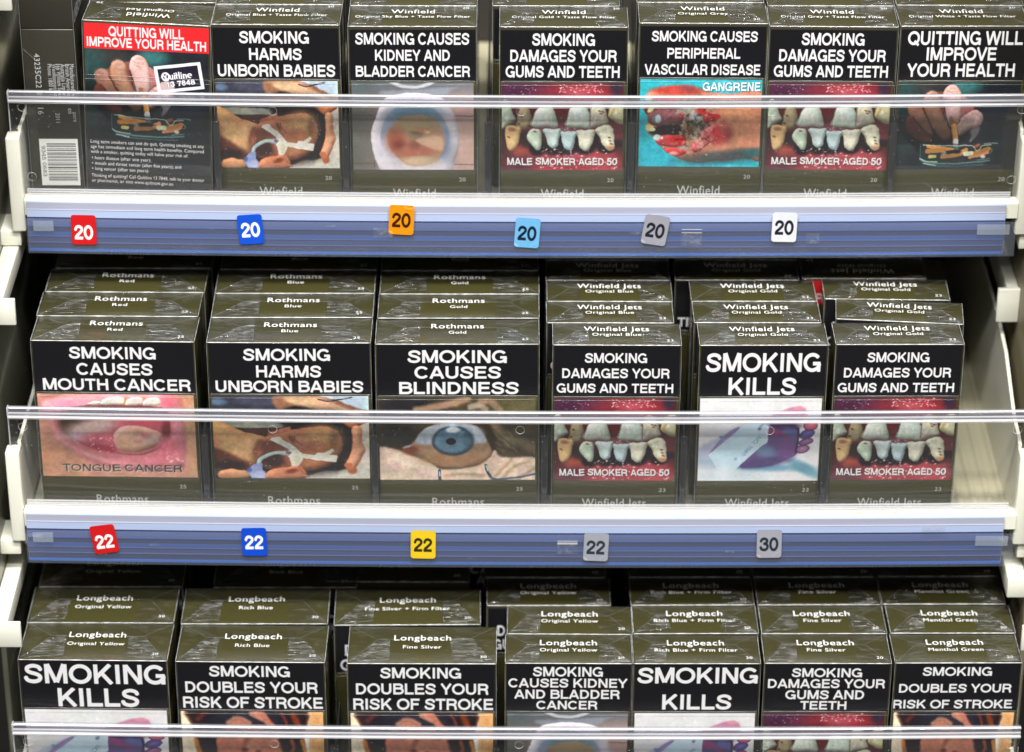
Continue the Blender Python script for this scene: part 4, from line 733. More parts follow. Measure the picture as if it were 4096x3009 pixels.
# white arms fixed to the side walls
for (nm, b, lab) in (('wall_arm', [(-229.3, -216.0, -2, 0.5, 97.5, 110), (-229.3, -222, .6, 165, 99, 108)], 'white bracket arm on the left wall beside the reds of the middle shelf'),
                     ('wall_arm', [(-229.3, -215.6, -56, -53.5, -34.6, -22), (-229.3, -222, -53.4, 112, -33, -24)], 'white bracket arm on the left wall beside the bottom shelf packs'),
                     ('wall_arm', [(-229.3, -217.2, 58, 60.5, 220, 232), (-229.3, -222, 60.6, 200, 221, 230)], 'white bracket arm at the top left corner above the sideways pack'),
                     ('wall_arm', [(221.2, 231.4, 60, 62.5, 68, 85), (226, 231.4, 62.6, 190, 70, 83)], 'white bracket arm on the right wall above the empty slot'),
                     ('wall_arm', [(224.6, 231.4, -56, -53.5, -34.6, -22), (223, 231.4, -20, 90, -30, -20)], 'white bracket arm on the right wall beside the bottom shelf packs')):
    cx, cy, cz = b[0][0], b[0][2], b[0][4]
    e = empty(nm, (cx, cy, cz), lab, 'bracket', 'white bracket arms on the side walls')
    for pn, bb in zip(('arm_end', 'arm_bar'), b):
        link(pn, boxes(pn, [(bb[0] - cx, bb[1] - cx, bb[2] - cy, bb[3] - cy, bb[4] - cz, bb[5] - cz)], .5), M['white'], e)

# ------------------------------------------------------------------ cigarette packs
DIM = dict(s20=(56, 23.0, 88), jet=(56, 20.3, 88), s25=(71.5, 23.2, 88), s30=(65.8, 29.8, 88), tall=(56, 23.0, 100))
LH = 25.6; CACHE = {}
def cached(key, fn):
    if key not in CACHE: CACHE[key] = fn()
    return CACHE[key]
def plate_mesh(name, x0, x1, z0, z1, y, r=0.0, rt=0.0):
    pts = []
    for (cx, cz, a0, rr) in ((x1, z1, 0, rt), (x0, z1, 90, rt), (x0, z0, 180, r), (x1, z0, 270, r)):
        if rr <= 0: pts.append((cx, cz)); continue
        ox = cx - rr if cx == x1 else cx + rr; oz = cz - rr if cz == z1 else cz + rr
        for i in range(5): a = R(a0 + 90 * i / 4); pts.append((ox + rr * math.cos(a), oz + rr * math.sin(a)))
    vs = [(x, y, z) for x, z in pts]; uv = [((x - x0) / (x1 - x0), (z - z0) / (z1 - z0)) for x, z in pts]
    me = mesh(name, vs, [tuple(range(len(vs)))], uv)
    if me.polygons[0].normal.y > 0: me.flip_normals()
    return me
def edge_tube(name, a, b, r, seg=22, seed=1):
    """a slightly uneven thin tube, for tear strips and painted film edge highlights"""
    rs = random.Random(seed); a, b = Vector(a), Vector(b); d = (b - a); vs, fs = [], []
    u = d.normalized(); p = u.orthogonal().normalized(); q = u.cross(p)
    for i in range(seg + 1):
        c = a + d * i / seg; rr = r * rs.uniform(.55, 1.35)
        if i in (0, seg): rr = r * .5
        for j in range(5): t = 2 * math.pi * j / 5; v = c + p * math.cos(t) * rr + q * math.sin(t) * rr; vs.append(tuple(v))
    for i in range(seg):
        for j in range(5): fs.append((5 * i + j, 5 * i + (j + 1) % 5, 5 * i + 5 + (j + 1) % 5, 5 * i + 5 + j))
    return vs, fs
def join(lst):
    V, F = [], []
    for v, f in lst: o = len(V); V += v; F += [tuple(i + o for i in q) for q in f]
    return V, F
def flap(name, pts, z, d, w, seed, crumple=.22, n=9, fan=None):
    """one folded panel of film, gently crumpled: a triangulated quad patch"""
    rs = random.Random(seed); vs, fs = [], []
    P = [Vector((x * w - w / 2, y * d, 0)) for x, y in pts]; m = 14
    if fan: m, n = 26, 16
    pr = [rs.uniform(-1, 1) for _ in range(90)]; F_ = Vector((fan[0] * w - w / 2, fan[1] * d, 0)) if fan else None
    for i in range(m + 1):
        for j in range(n + 1):
            s, t = i / m, j / n
            v = P[0] * (1 - s) * (1 - t) + P[1] * s * (1 - t) + P[2] * s * t + P[3] * (1 - s) * t
            zz = z + (rs.uniform(-1, 1) * crumple if 0 < i < m and 0 < j < n else 0)
            if fan:   # creases radiating from the folded corner, with a few cross wrinkles
                q = v - F_; a = abs(math.atan2(q.y, q.x)); a = min(a, math.pi - a) * 14 + q.length * .05; i0 = int(a) % 80; f = a - int(a)
                r1 = pr[i0] * (1 - f) + pr[i0 + 1] * f
                b = (v.y * 1.1 + v.x * .12 + seed) ; i1 = int(abs(b)) % 80; f2 = abs(b) - int(abs(b)); r2 = pr[i1] * (1 - f2) + pr[i1 + 1] * f2
                zz = z + crumple * (1.5 * r1 + 1.2 * r2 + .25 * rs.uniform(-1, 1)) * min(1, q.length / 3)
            vs.append((v.x, v.y, zz))
    for i in range(m):
        for j in range(n): a = i * (n + 1) + j; fs.append((a, a + n + 1, a + n + 2, a + 1))
    me = mesh(name, vs, fs)
    for p in me.polygons: p.use_smooth = True
    if me.polygons[0].normal.z < 0: me.flip_normals()
    return me
def lid_mat(key):
    l, rx, ry, w = LID[key]; return image_mat('warning_' + key, lid_image(l, rx, ry, w, top=TOPMARGIN.get(key, 0)), rough=.3, coat=.3)
PICF = dict(teeth=pic_teeth, baby=pic_baby, toilet=pic_toilet, foot=pic_foot, hand=pic_hand, tongue=pic_tongue, eye=pic_eye, tag=pic_tag, woman=pic_woman)
PTX = dict(teeth=.7, baby=1.0, toilet=.4, foot=1.0, hand=.9, tongue=.8, eye=.9, tag=.35, woman=.9)
def pic_mat(key): return image_mat('picture_' + key, PICF[key](), rough=.28, coat=.3)
BRW = dict(Winfield=19.2, Rothmans=23.3, Longbeach=25.4); BRW['Winfield Jets'] = 28.8
SUBW = {'Original Blue + Taste Flow Filter': 44.5, 'Original Sky Blue + Taste Flow Filter': 50.5, 'Original Gold + Taste Flow Filter': 45.5, 'Original Grey': 22, 'Original Grey + Taste Flow Filter': 45.5,
        'Original White + Taste Flow Filter': 47, 'Original Red': 21, 'Red': 6.6, 'Blue': 7.4, 'Gold': 7.7, 'Original Blue': 21.6, 'Original Gold': 22, 'Original Yellow': 25.6, 'Rich Blue': 15.3, 'Fine Silver': 17.2,
        'Fine Silver + Firm Filter': 38.5, 'Rich Blue + Firm Filter': 37, 'Menthol Green': 24.5}
def top_text(brand, sub, num, kind, numback, w, d):
    it = [(brand, 0, .585 * d, BRW[brand], 4.2, .014), (sub, 0, .37 * d, SUBW[sub], 2.6, .004),
          (num, .415 * w, (.82 if numback else .12) * d, 2.9, 1.9, 0)]
    V, F = text_mesh('t', it); return V, F
def pack(kind, brand, sub, num, lid, pic, loc, yaw=0, roll=0, label='', group='', numback=False, back=False, simple=False, flip=False):
    w, d, h = DIM[kind]; key = (kind,)
    e = empty('cigarette_pack', loc, label, 'cigarette pack', group, (0, R(roll), R(yaw)))
    link('carton', cached(('c',) + key, lambda: boxes('carton', [(-w / 2 + .1, w / 2 - .1, .1, d - .1, 0, h - LH - .25)], .5)), M['drab'], e)
    ld = link('lid', cached(('l',) + key, lambda: boxes('lid', [(-w / 2, w / 2, 0, d, h - LH, h)], .5)), M['drab'], e)
    if lid:
        o = link('warning_panel', cached(('wp', kind, lid), lambda: plate_mesh('warning_panel', -w / 2 + .45, w / 2 - .45, h - LH + .1, h - .35, -.1, 1.3)), cached(('lm', lid), lambda: lid_mat(lid)), ld)
    if pic and not simple:
        hi = 41.6
        link('warning_picture', cached(('pp', kind, pic), lambda: plate_mesh('warning_picture', -w / 2 + .9, w / 2 - 1.3, h - 68.8, h - LH - .9, -.05)), cached(('pm', pic), lambda: pic_mat(pic)), e)
        def ft():
            V, F = text_mesh('f', [(brand, 0, h - 82.6, BRW[brand], 4.4, .02), (sub, 0, h - 86.6, SUBW[sub] * .9, 2.5, 0), (num, .385 * w, h - 74.6, 2.9, 1.9, 0)])
            return mesh('front_lettering', [(x, .05, z) for x, z, _ in [(v[0], v[1], 0) for v in V]], F)
        link('front_lettering', cached(('ft', kind, brand, sub, num), ft), M['greyink'], e)
    def tt():
        V, F = top_text(brand, sub, num, kind, numback, w, d); s = -1 if flip else 1
        return mesh('top_lettering', [((v[0]) * s, (v[1] if s > 0 else d - v[1]), h + .78) for v in V], F)
    link('top_lettering', cached(('tt', kind, brand, sub, num, numback, flip), tt), M['ink'], ld)
    if kind != 'tall':
        def shell():
            me = boxes('film_wrap', [(-w / 2 - .3, w / 2 + .3, -.35, d + .2, -.0, h + .3)], .55, 2); return me
        link('film_wrap', cached(('sh',) + key, shell), M['film'], e)
        var = hash((round(loc[0]), round(loc[1]))) % 6; dz = h + .45; rv = random.Random(var); j = lambda q: rv.uniform(-q, q)
        def fl(i, pts, z, m, c, fan=None): link('film_fold', cached(('fl', kind, i, var), lambda: flap('film_fold', pts, z, d, w, i * 7 + var, c, fan=fan)), M[m], e)
        k1 = .25 + .05 * rv.random(); t1 = .56 + .1 * rv.random(); k2 = k1 + j(.03); t2 = t1 + j(.04)
        fl(0, [(.005, .02), (k1, .02), (k1, .98), (.005, .98)], dz, 'flap', .05)
        fl(1, [(1 - k1, .02), (.995, .02), (.995, .98), (1 - k1, .98)], dz, 'flap', .05)
        fl(2, [(.03, .95), (.97, .95), (.80 + j(.03), t1 + .02), (.20 + j(.03), t2 + .02)], dz + .12, 'flap', .06)
        fl(3, [(.015, .02), (k1, .05 + j(.03)), (k1 + j(.02), t1), (.18 + j(.03), t1 - .03)], dz + .26, 'flap2' if var != 4 else 'flap', .10 + .04 * var % 3, (0, 0))
        fl(4, [(1 - k2, .05 + j(.03)), (.985, .02), (.82 + j(.03), t2 - .03), (1 - k2 + j(.02), t2)], dz + .26, 'flap2' if var != 1 else 'flap', .16, (1, 0))
        if not simple: fl(5, [(k1, .05), (1 - k2, .05), (1 - k2, t2), (k1, t1)], dz + .2, 'film', .02)
        H = h + .35
        def fe(): return mesh('film_edge_highlight', *join([edge_tube('', (-w / 2 - .1, -.15, H - .15), (w / 2 + .1, -.15, H - .15), .21, 40, var),
                    edge_tube('', (-w / 2 - .15, 0, H - .2), (-w / 2 - .15, d, H - .2), .14, 14, 3 + var), edge_tube('', (w / 2 + .15, 0, H - .2), (w / 2 + .15, d, H - .2), .14, 14, 5 + var)]))
        link('film_edge_highlight', cached(('fe', kind, var), fe), M['seam'], e, True)  # pale tubes in place of light caught on the top edges
        def fe2():
            ff = join([edge_tube('', (-w / 2 - .2, -.25, 2), (-w / 2 - .2, -.25, H - .3), .16, 20, 8 + var), edge_tube('', (w / 2 + .2, -.25, 2), (w / 2 + .2, -.25, H - .3), .16, 20, 9 + var),
                       edge_tube('', (-w / 2, -.35, h - LH - 1.9), (w / 2, -.35, h - LH - 1.9), .07, 20, 2), edge_tube('', (-w / 2 + 1, -.2, h - LH + .02), (w / 2 - 1, -.2, h - LH + .02), .12, 20, 4),
                       edge_tube('', (-w / 2 + w * .19, .02 * d + d * .58, H + .42), (-w / 2 + .4, .3, H + .1), .06, 8, 1), edge_tube('', (w / 2 - w * .18, d * .60, H + .42), (w / 2 - .4, .3, H + .1), .06, 8, 1),
                       edge_tube('', (-w / 2 + w * .19, d * .62, H + .3), (-w / 2 + .6, d * .97, H), .05, 8, 1), edge_tube('', (w / 2 - w * .19, d * .62, H + .3), (w / 2 - .6, d * .97, H), .05, 8, 1),
                       edge_tube('', (-w / 2 + w * .19, d * .62, H + .35), (w / 2 - w * .19, d * .62, H + .35), .04, 14, 1)])
            return mesh('film_seam_and_glint', *ff)
        link('film_seam_and_glint', cached(('fs', kind, var), fe2), M['seam_glint'], e, True)  # tear strip and folds, with corner and lid-line highlights painted in
    return e

P_ = []
G_ = ['packs standing on the top shelf', 'packs standing on the middle shelf', 'packs standing on the bottom shelf']
def put(row, kind, brand, sub, num, lid, pic, x, y, yaw=0, dz=0, roll=0, label='', **kw):
    return pack(kind, brand, sub, num, lid, pic, (x, ROWY[row] + y, ROWZ[row] + dz + .3 + (sag(x) if abs(x) < 221 else 0) * .35 + .4), yaw, roll, label, G_[row], **kw)
WF = 'Winfield'; WJ = 'Winfield Jets'; RO = 'Rothmans'; LB = 'Longbeach'; TF = ' + Taste Flow Filter'
ORD = ['second', 'third', 'fourth', 'fifth', 'sixth']
# top shelf
put(0, 's20', WF, 'Original Blue' + TF, '20', 'harms20', 'baby', -104.1, .6, -.4, numback=True, label='front pack on the top shelf warning about unborn babies, baby with breathing tube')
put(0, 's20', WF, 'Original Sky Blue' + TF, '20', 'kidney20', 'toilet', -44.1, -.6, .2, numback=True, label='front pack on the top shelf warning of kidney cancer, toilet bowl picture')
put(0, 's20', WF, 'Original Gold' + TF, '20', 'gums20', 'teeth', 22.2, -.6, -.1, numback=True, label='teeth warning pack on the top shelf, standing alone between two gaps')
put(0, 's20', WF, 'Original Grey', '20', 'vascular20', 'foot', 83.3, .5, -.4, dz=1.4, label='pack with turquoise picture of a gangrenous foot, top shelf')
put(0, 's20', WF, 'Original Grey' + TF, '20', 'gums20', 'teeth', 140.3, .3, -.7, numback=True, label='teeth warning pack on the top shelf, right of the gangrene pack')
put(0, 's20', WF, 'Original White' + TF, '20', 'quit20', 'hand', 197.6, .8, .5, numback=True, label='black quitting pack at the right end of the top shelf, hand over ashtray')
for (x, y, s, lab, dn) in ((-103.9, 23.9, 'Original Blue', 'pack right behind the top shelf unborn babies pack', 'harms20'), (-44.2, 23.2, 'Original Sky Blue', 'pack right behind the top shelf toilet bowl pack', 'kidney20'),
                           (19.0, 23.6, 'Original Gold', 'pack behind the lone top shelf teeth pack, shifted left', 'kidney20'), (141.1, 24.2, 'Original Grey', 'pack behind the teeth pack that stands next to the gangrene pack', 'gums20'), (198.3, 24.8, 'Original White', 'pack behind the hand over ashtray pack at the right end', 'harms20')):
    put(0, 's20', WF, s + TF, '20', dn, None, x, y, numback=True, simple=True, label=lab)
put(0, 's20', WF, 'Original Grey', '20', 'gums20', None, 83.0, 24.6, dz=1.4, simple=True, label='pack right behind the gangrene pack on the top shelf')
for (x, who) in ((-160.2, 'red banded'), (-103.9, 'top unborn babies'), (-44.2, 'top toilet bowl'), (20.5, 'lone top teeth'), (83, 'gangrene'), (141, 'right hand top teeth'), (198.3, 'hand over ashtray')):
    for i in (0, 1): put(0, 's20', WF, 'Original Grey', '20', 'gums20', None, x, 47.6 + 23.4 * i, simple=True, label='%s pack back in the lane behind the %s pack' % (ORD[i + 1], who))  # mostly unseen packs, added to block light deep in the lanes
# the back-to-front pack with the red band
e = pack('s20', WF, 'Original Red', '20', None, None, (-163.3, ROWY[0] + .6, ROWZ[0] + .9), -2.2, 1.9, 'red banded pack on the top shelf shown from its back, quitline sign on it', G_[0], flip=True)
w, d, h = DIM['s20']
cvb = Canvas(448, 104, 540, 1342, 0, 152, (222, 40, 44)); set_text(cvb, 'QUITTING WILL', 700, 1180, 14, 74); set_text(cvb, 'IMPROVE YOUR HEALTH', 555, 1324, 82, 140)
link('warning_panel', plate_mesh('warning_panel', -w / 2 + .5, w / 2 - .6, h - 13.0, h - 1.0, -.1), image_mat('warning_red_band', cvb.A, .3, .3), e)
link('warning_picture', plate_mesh('warning_picture', -w / 2 + .6, w / 2 - .8, h - 56.5, h - 13.05, -.06), image_mat('picture_hand_back', pic_hand_back(), .28, .3), e)
link('back_panel', plate_mesh('back_panel', -w / 2 + .6, w / 2 - .8, 2, h - 56.55, -.06), paint('black_print', srgb(38, 38, 42), .3, .3), e)
para = ['Long term smokers can and do quit. Quitting smoking at any', 'age has immediate and long term health benefits. Compared', 'with a smoker, quitting today will halve your risk of:', '• heart disease (after one year);', '• mouth and throat cancer (after five years); and', '• lung cancer (after ten years).', 'Thinking of quitting? Call Quitline 13 7848, talk to your doctor', 'or pharmacist, or visit www.quitnow.gov.au']
pw = [50.6, 50.6, 43.5, 26.5, 40.0, 25.6, 50.6, 36.5]; pz = [58.6, 61.1, 63.6, 66.6, 69.3, 71.9, 75.3, 77.8]
V, F = text_mesh('p', [(s, -w / 2 + 2.0 + q / 2 + (.3 if s[0] == '•' else 0), h - z, q, 1.6, .0) for s, q, z in zip(para, pw, pz)])
link('back_lettering', mesh('back_lettering', [(v[0], -.14, v[1]) for v in V], F), M['ink'], e)
put(0, 's20', WF, 'Original Red', '20', 'harms20', None, -160.2, 25.2, simple=True, flip=True, label='pack right behind the red banded pack on the top shelf')
# the pack turned sideways at the far left
e = empty('cigarette_pack', (-215.7, ROWY[0] + 1.5, ROWZ[0] + .5), 'tall pack turned sideways at the far left of the top shelf, barcode showing', 'cigarette pack', G_[0])
hh = 112
link('carton', boxes('carton', [(0, 23.2, 0, 56, 0, hh - 27)], .6), M['side'], e)
link('lid', boxes('lid', [(-.05, 23.25, -.05, 56.05, hh - 26.8, hh)], .6), M['side'], e)
bars = []; rs = random.Random(11); z = 15.0
cvc = Canvas(144, 192, 0, 18, 0, 24, (232, 232, 228))
zz = 2.2
while zz < 22:
    t = rs.choice((.25, .25, .5, .75)); g = rs.choice((70, 96, 120))
    cvc.put(((cvc.Y > zz) & (cvc.Y < zz + t) & (cvc.X > 3.4) & (cvc.X < 17)).astype(float), (g, g, g)); zz += t + rs.choice((.25, .4, .6))
tr = lambda X, Y: (Y, 18 - X)
for i, s in enumerate(('9345', '0683')):
    s2 = s.replace('9', '0').replace('6', '8') if 0 else s
GL['9'] = (.78, [arc(.38, .66, .25, .25, 0, 360, 20), spline([(.64, .66), (.62, .3), (.4, .1), (.16, .14)], False, 4)])
GL['6'] = (.78, [arc(.4, .34, .25, .25, 0, 360, 20), spline([(.14, .34), (.17, .7), (.38, .9), (.62, .86)], False, 4)])
set_text(cvc, '9345', 3.6, 10.8, 15.3, 17.2, (110, 110, 106), .7, tr); set_text(cvc, '0683', 12.2, 19.4, 15.3, 17.2, (110, 110, 106), .7, tr)
link('barcode_label', plate_mesh('barcode_label', 4.4, 21.6, 9.6, 32.4, -.12), image_mat('barcode', cvc.A, .4, .1), e)
side = [('43235C22 042', 2.5, 2.5, 23.5, .0), ('Manufactured in', 17.9, 1.9, 15.0, 0), ('British American', 15.9, 1.9, 15.6, 0), ('Australia Limited', 13.9, 1.9, 16.0, 0), ('166 William Street', 12.0, 1.9, 16.8, 0), ('Woolloomooloo', 10.1, 1.9, 15.2, 0), ('Phone: 1800 64', 8.1, 1.9, 13.6, 0)]
its = []
for (s, x, ch, wd, b) in side: its.append((s, wd / 2, x, wd, ch, .025))
its += [('16', 27.6, 2.5, 3.2, 2.5, 0), ('pore', 25.5, 17.9, 4.5, 1.9, 0), ('co', 22.6, 15.9, 2.6, 1.9, 0), ('2011', 25.8, 10.1, 4.6, 1.9, 0)]
V, F = text_mesh('s', its)   # runs downwards: text x -> -z, text y -> +x
zt = 68.5
off = 5.0 - 2.5
link('side_lettering', mesh('side_lettering', [(v[1] + off + .0, -.14, zt - v[0] + (5 if v[1] < 5.5 else 0)) for v in V], F), M['greyink'], e)
link('film_wrap', boxes('film_wrap', [(-.35, 23.55, -.4, 56.3, 0, hh + .3)], .6), M['film'], e)
cvd = LID['harms20']
pm = plate_mesh('warning_panel', 0.6, 55.4, hh - 26.4, hh - .6, 0, 1); 
for v in pm.vertices: v.co = Vector((23.36 * MM, v.co.x, v.co.z))
link('warning_panel', pm, cached(('lm', 'harms20'), lambda: lid_mat('harms20')), e)
def strip(n, pts, mt, r=.12):
    V, F = join([edge_tube('', pts[i], pts[i + 1], r, 8, i) for i in range(len(pts) - 1)]); link(n, mesh(n, V, F), mt, e, True)
strip('film_seam_and_glint', [(.3, -.5, 76), (7, -.5, 69), (8, -.5, 66), (6.5, -.5, 61)], M['seam_glint'], .1)
strip('film_seam_and_glint', [(0, -.4, 2), (0, -.4, hh)], M['seam_glint'], .12); strip('film_seam_and_glint', [(23.3, -.4, 2), (23.3, -.4, hh)], M['seam_glint'], .12)
strip('film_seam_and_glint', [(13, -.5, 68.5), (18, -.5, 68), (21.6, -.5, 65), (22.4, -.5, 62)], M['seam_glint'], .1)

# middle shelf
mid = [('s25', RO, 'Red', '25', 'mouth25', 'tongue', -175.1, 0.6, -.9, 'front pack on the middle shelf warning of mouth cancer, open mouth picture'),
       ('s25', RO, 'Blue', '25', 'harms25', 'baby', -97.9, 0.2, 0, 'front pack on the middle shelf warning about unborn babies'),
       ('s25', RO, 'Gold', '25', 'blind25', 'eye', -24.0, -.4, .4, 'front pack warning of blindness with a pale blue eye'),
       ('jet', WJ, 'Original Blue', '23', 'gumsjet', 'teeth', 46.0, -.8, -.1, 'teeth warning pack on the middle shelf, right of the blue eye pack'),
       ('jet', WJ, 'Original Gold', '23', 'killsjet', 'tag', 110.3, -.6, .6, 'smoking kills pack on the middle shelf with a tagged foot'),
       ('jet', WJ, 'Original Gold', '23', 'gumsjet', 'teeth', 169.9, .2, .5, 'teeth warning pack at the right end of the middle shelf, beside the empty slot')]
for (kd, b, s, n, l, p, x, y, yaw, lab) in mid: put(1, kd, b, s, n, l, p, x, y, yaw, label=lab)
lanes = [('the mouth cancer pack', -175.3, 23.9, 's25', RO, 'Red', '25', 'mouth25', [(-175.5, 24.1, -.3), (-174.8, 47.4, -.4), (-173.4, 71.2, .3), (-173.0, 94.8, 0)]),
         ('the middle unborn babies pack', 0, 0, 's25', RO, 'Blue', '25', 'harms25', [(-97.9, 23.9, .4), (-98.1, 47.2, .4), (-97.8, 70.8, 0), (-98, 94.4, 0)]),
         ('the blue eye pack', 0, 0, 's25', RO, 'Gold', '25', 'blind25', [(-23.9, 24.0, .4), (-23.8, 47.3, .4), (-24.1, 70.8, .4), (-24, 94.4, 0)]),
         ('the middle teeth pack next to the blue eye', 0, 0, 'jet', WJ, 'Original Blue', '23', 'gumsjet', [(43.5, 20.0, .2), (43.8, 40.6, .2), (43.5, 61.4, .2), (43.6, 82, 0), (43.6, 102.6, 0)]),
         ('the middle smoking kills pack', 0, 0, 'jet', WJ, 'Original Gold', '23', 'gumsjet', [(108.9, 20.4, .2), (108.6, 41, .4), (102.3, 61.8, .4), (103, 82.6, 0), (103, 103, 0)])]
ORD = ['second', 'third', 'fourth', 'fifth', 'sixth']
for (who, _, _, kd, b, s, n, l, pos) in lanes:
    for i, (x, y, yaw) in enumerate(pos):
        put(1, kd, b, s, n, 'throatjet' if (kd == 'jet' and i == 2 and x > 90) else l, None, x, y, yaw, simple=True, label='%s pack back in the lane behind %s' % (ORD[i], who))
put(1, 'jet', WJ, 'Original Gold', '23', 'gumsjet', None, 171.9, 21.6, -5.0, simple=True, label='slightly twisted pack right behind the teeth pack beside the empty slot')
put(1, 'jet', WJ, 'Original Gold', '23', 'gumsjet', None, 168.6, 42.8, -1.2, simple=True, label='third pack back in the lane beside the empty slot')
er = put(1, 'jet', WJ, 'Original Gold', '23', None, None, 160.2, 63.4, 0, simple=True, flip=True, label='back-to-front pack deep in the lane by the empty slot, sliver of red band showing')
link('warning_panel', plate_mesh('warning_panel', -27.4, 27.3, 88 - 13.0, 87, -.1), bpy.data.materials['warning_red_band'], er)
put(1, 'jet', WJ, 'Original Gold', '23', 'gumsjet', None, 160.6, 84.4, 0, simple=True, label='fifth pack back in the lane beside the empty slot, behind the reversed pack')
# bottom shelf
bot = [('s30', LB, 'Original Yellow', '30', 'kills30', 'tag', -185.5, 0, -.7, 'wide smoking kills pack at the left end of the bottom shelf'),
       ('s30', LB, 'Rich Blue', '30', 'stroke30', 'woman', -115.6, -.6, -.5, 'wide stroke warning pack on the bottom shelf, second from the left'),
       ('s30', LB, 'Fine Silver', '30', 'stroke30', 'woman', -39.6, -1.2, 0, 'wide stroke warning pack on the bottom shelf, third from the left'),
       ('s20', LB, 'Original Yellow', '20', 'kidney4', 'toilet', 25.6, -.6, -.1, 'bottom shelf pack with a four line kidney and bladder cancer warning'),
       ('s20', LB, 'Rich Blue + Firm Filter', '20', 'kills20', 'tag', 82.5, -.5, .3, 'narrow smoking kills pack on the bottom shelf, right of centre'),
       ('s20', LB, 'Fine Silver', '20', 'gums4', 'teeth', 140.5, -.2, .1, 'bottom shelf pack with a four line gums and teeth warning'),
       ('s20', LB, 'Menthol Green', '20', 'stroke20', 'woman', 198.4, .2, .5, 'narrow stroke warning pack at the right end of the bottom shelf')]
for (kd, b, s, n, l, p, x, y, yaw, lab) in bot: put(2, kd, b, s, n, l, p, x, y, yaw, label=lab)
lanes = [('the wide smoking kills pack', 's30', 'Original Yellow', '30', 'kills30', [(-185.5, 30.1, 0), (-184.2, 60.2, .4), (-184, 90.4, 0)]),
         ('the second wide stroke warning pack from the left', 's30', 'Rich Blue', '30', 'stroke30', [(-116.0, 30.1, .4), (-104.1, 60.5, .4)]),
         ('the third wide pack from the left', 's30', 'Fine Silver + Firm Filter', '30', 'gums30', [(-46.9, 29.9, .9)]),
         ('the four line kidney cancer pack', 's20', 'Original Yellow', '20', 'gums20', [(26.4, 22.8, -.3), (17.1, 46.3, .4), (15.5, 70.0, .2)]),
         ('the narrow smoking kills pack', 's20', 'Rich Blue + Firm Filter', '20', 'kills20', [(83.2, 23.5, .6), (82.8, 47.0, .8), (82.5, 70.6, .4), (82, 94.2, 0)]),
         ('the four line gums and teeth pack', 's20', 'Fine Silver', '20', 'gums4', [(140.9, 23.6, .4), (140.7, 47.4, .6), (140.1, 70.9, .4), (140, 94.4, 0)]),
         ('the right end stroke warning pack', 's20', 'Menthol Green', '20', 'stroke20', [(198.8, 24.0, .4), (197.5, 47.9, .4), (197.4, 71.4, .4), (197, 95, 0)])]
for (who, kd, s, n, l, pos) in lanes:
    for i, (x, y, yaw) in enumerate(pos): put(2, kd, LB, s, n, l, None, x, y, yaw, simple=True, label='%s pack back in the lane behind %s' % (ORD[i], who))
put(2, 's30', LB, 'Fine Silver', '30', None, None, -52.5, 66.0, simple=True, label='dark pack standing apart behind the DAMAGES YOUR pack of the third lane')
put(2, 's20', LB, 'Original Yellow', '20', 'kidney4', None, 7.4, 93.5, simple=True, label='dark pack far back beside the kidney cancer lane, letter C showing')

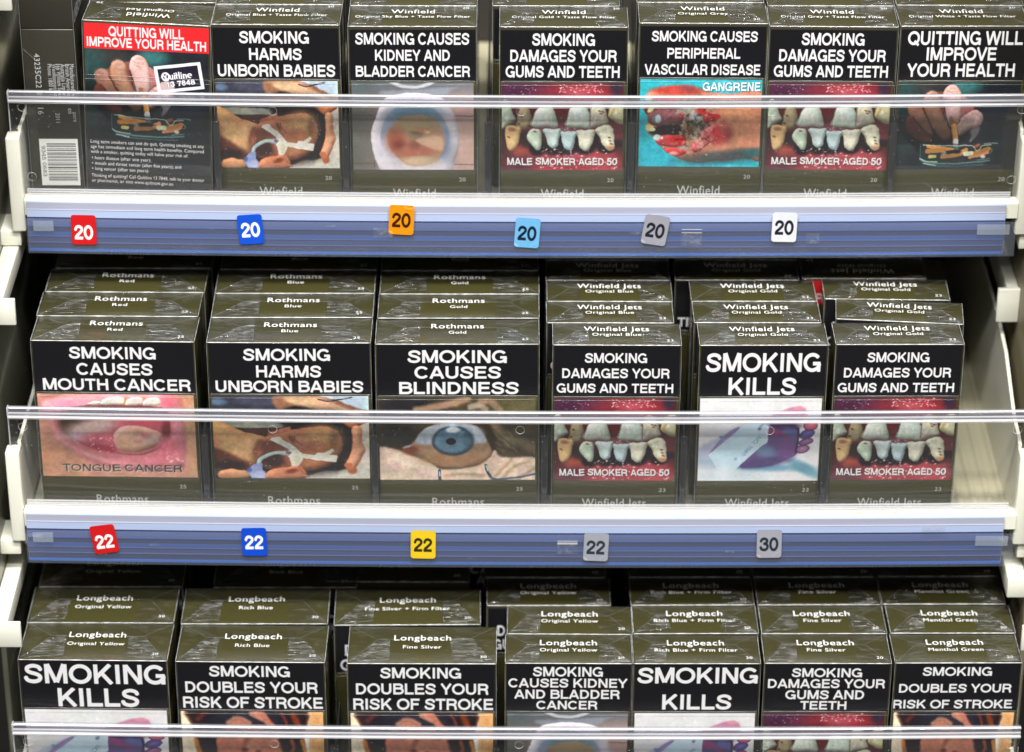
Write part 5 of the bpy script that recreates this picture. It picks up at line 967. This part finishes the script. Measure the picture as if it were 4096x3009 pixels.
# ------------------------------------------------------------------ price tabs stuck on the rails
def tab(row, x, z, num, col, ink, rot, label, cname):
    cv = Canvas(132, 160, 0, 109, 0, 133, col); cv.grain(.05, 40, int(x) % 97); cv.grain(.04, 5, 5)
    a = (47, 109) if cname == 'red' else (37, 100); set_text(cv, num, 14, 92, a[0] - 2, a[1] + 1, ink, 1.02)
    if cname in ('grey', 'pale blue', 'orange'):
        cv.line([(70, 128), (84, 112), (104, 104)], 3, tuple(min(255, int(q * 1.12)) for q in col), .8, 3); cv.line([(4, 120), (16, 126)], 4, (250, 250, 250), .5, 3)
    if cname == 'orange': cv.line([(66, 8), (84, 14), (104, 12)], 4, (226, 180, 90), .9, 4); cv.line([(72, 22), (98, 26)], 3, (200, 110, 20), .9, 3)
    Y, Z = ROWY[row], ROWZ[row]
    e = empty('price_tab', (x, Y - 18.6, Z + z), label, 'price sticker', 'coloured price stickers on the rails', (0, R(rot), 0))
    me = plate_mesh('sticker', -5.5, 5.5, -7.25, 7.25, -.06, 1.3, 1.3)
    link('sticker', me, image_mat('price_' + cname.replace(' ', '_') + num, cv.A, .35, .25), e)
    bm = bmesh.new(); bm.from_mesh(me); 
    for v in bm.verts: v.co.y = 0.0
    r = bmesh.ops.extrude_face_region(bm, geom=list(bm.faces))
    for v in [q for q in r['geom'] if isinstance(q, bmesh.types.BMVert)]: v.co.y = .05 * MM
    m2 = bpy.data.meshes.new('sticker_backing'); bm.to_mesh(m2); bm.free()
    for v in m2.vertices: v.co.x *= 1.012; v.co.z *= 1.012
    link('sticker_backing', m2, cached(('bk', cname), lambda: paint('sticker_edge_' + cname.replace(' ', '_'), srgb(*[int(q * .9) for q in col]), .4)), e)
Wt, Bk = (246, 244, 242), (28, 30, 40)
tab(0, -191.1, -2.4, '20', (200, 26, 30), Wt, 1, 'red sticker reading 20 on the upper rail', 'red')
tab(0, -116.7, -1.9, '20', (20, 78, 200), Wt, -4, 'blue sticker reading 20 on the upper rail, tilted left', 'blue')
tab(0, -49.4, 3.1, '20', (232, 140, 16), (50, 28, 12), 3, 'orange sticker reading 20, set higher than its neighbours', 'orange')
tab(0, 6.6, -3.2, '20', (106, 172, 216), (20, 32, 50), 4, 'pale blue sticker reading 20 at the middle of the upper rail', 'pale blue')
tab(0, 63.7, -1.6, '20', (150, 150, 160), (30, 32, 40), 9, 'grey sticker reading 20, leaning to the right, upper rail', 'grey')
tab(0, 121.1, 0.1, '20', (214, 216, 222), Bk, 1, 'white sticker reading 20 on the upper rail', 'white')
tab(1, -181.7, -1.4, '22', (200, 26, 30), Wt, -8, 'red sticker reading 22 on the lower rail, tilted left', 'red')
tab(1, -114.8, -2.6, '22', (18, 74, 202), Wt, -1, 'blue sticker reading 22 on the lower rail', 'blue')
tab(1, -39.4, -3.7, '22', (232, 196, 36), (50, 46, 26), 1, 'yellow sticker reading 22 under the blue eye pack', 'yellow')
tab(1, 37.8, -4.7, '22', (154, 158, 168), (46, 52, 56), 2, 'grey sticker reading 22 on the lower rail, right of the little tape strip', 'grey')
tab(1, 115.1, -2.7, '30', (158, 158, 168), (36, 48, 54), -1, 'grey sticker reading 30 on the lower rail', 'grey')
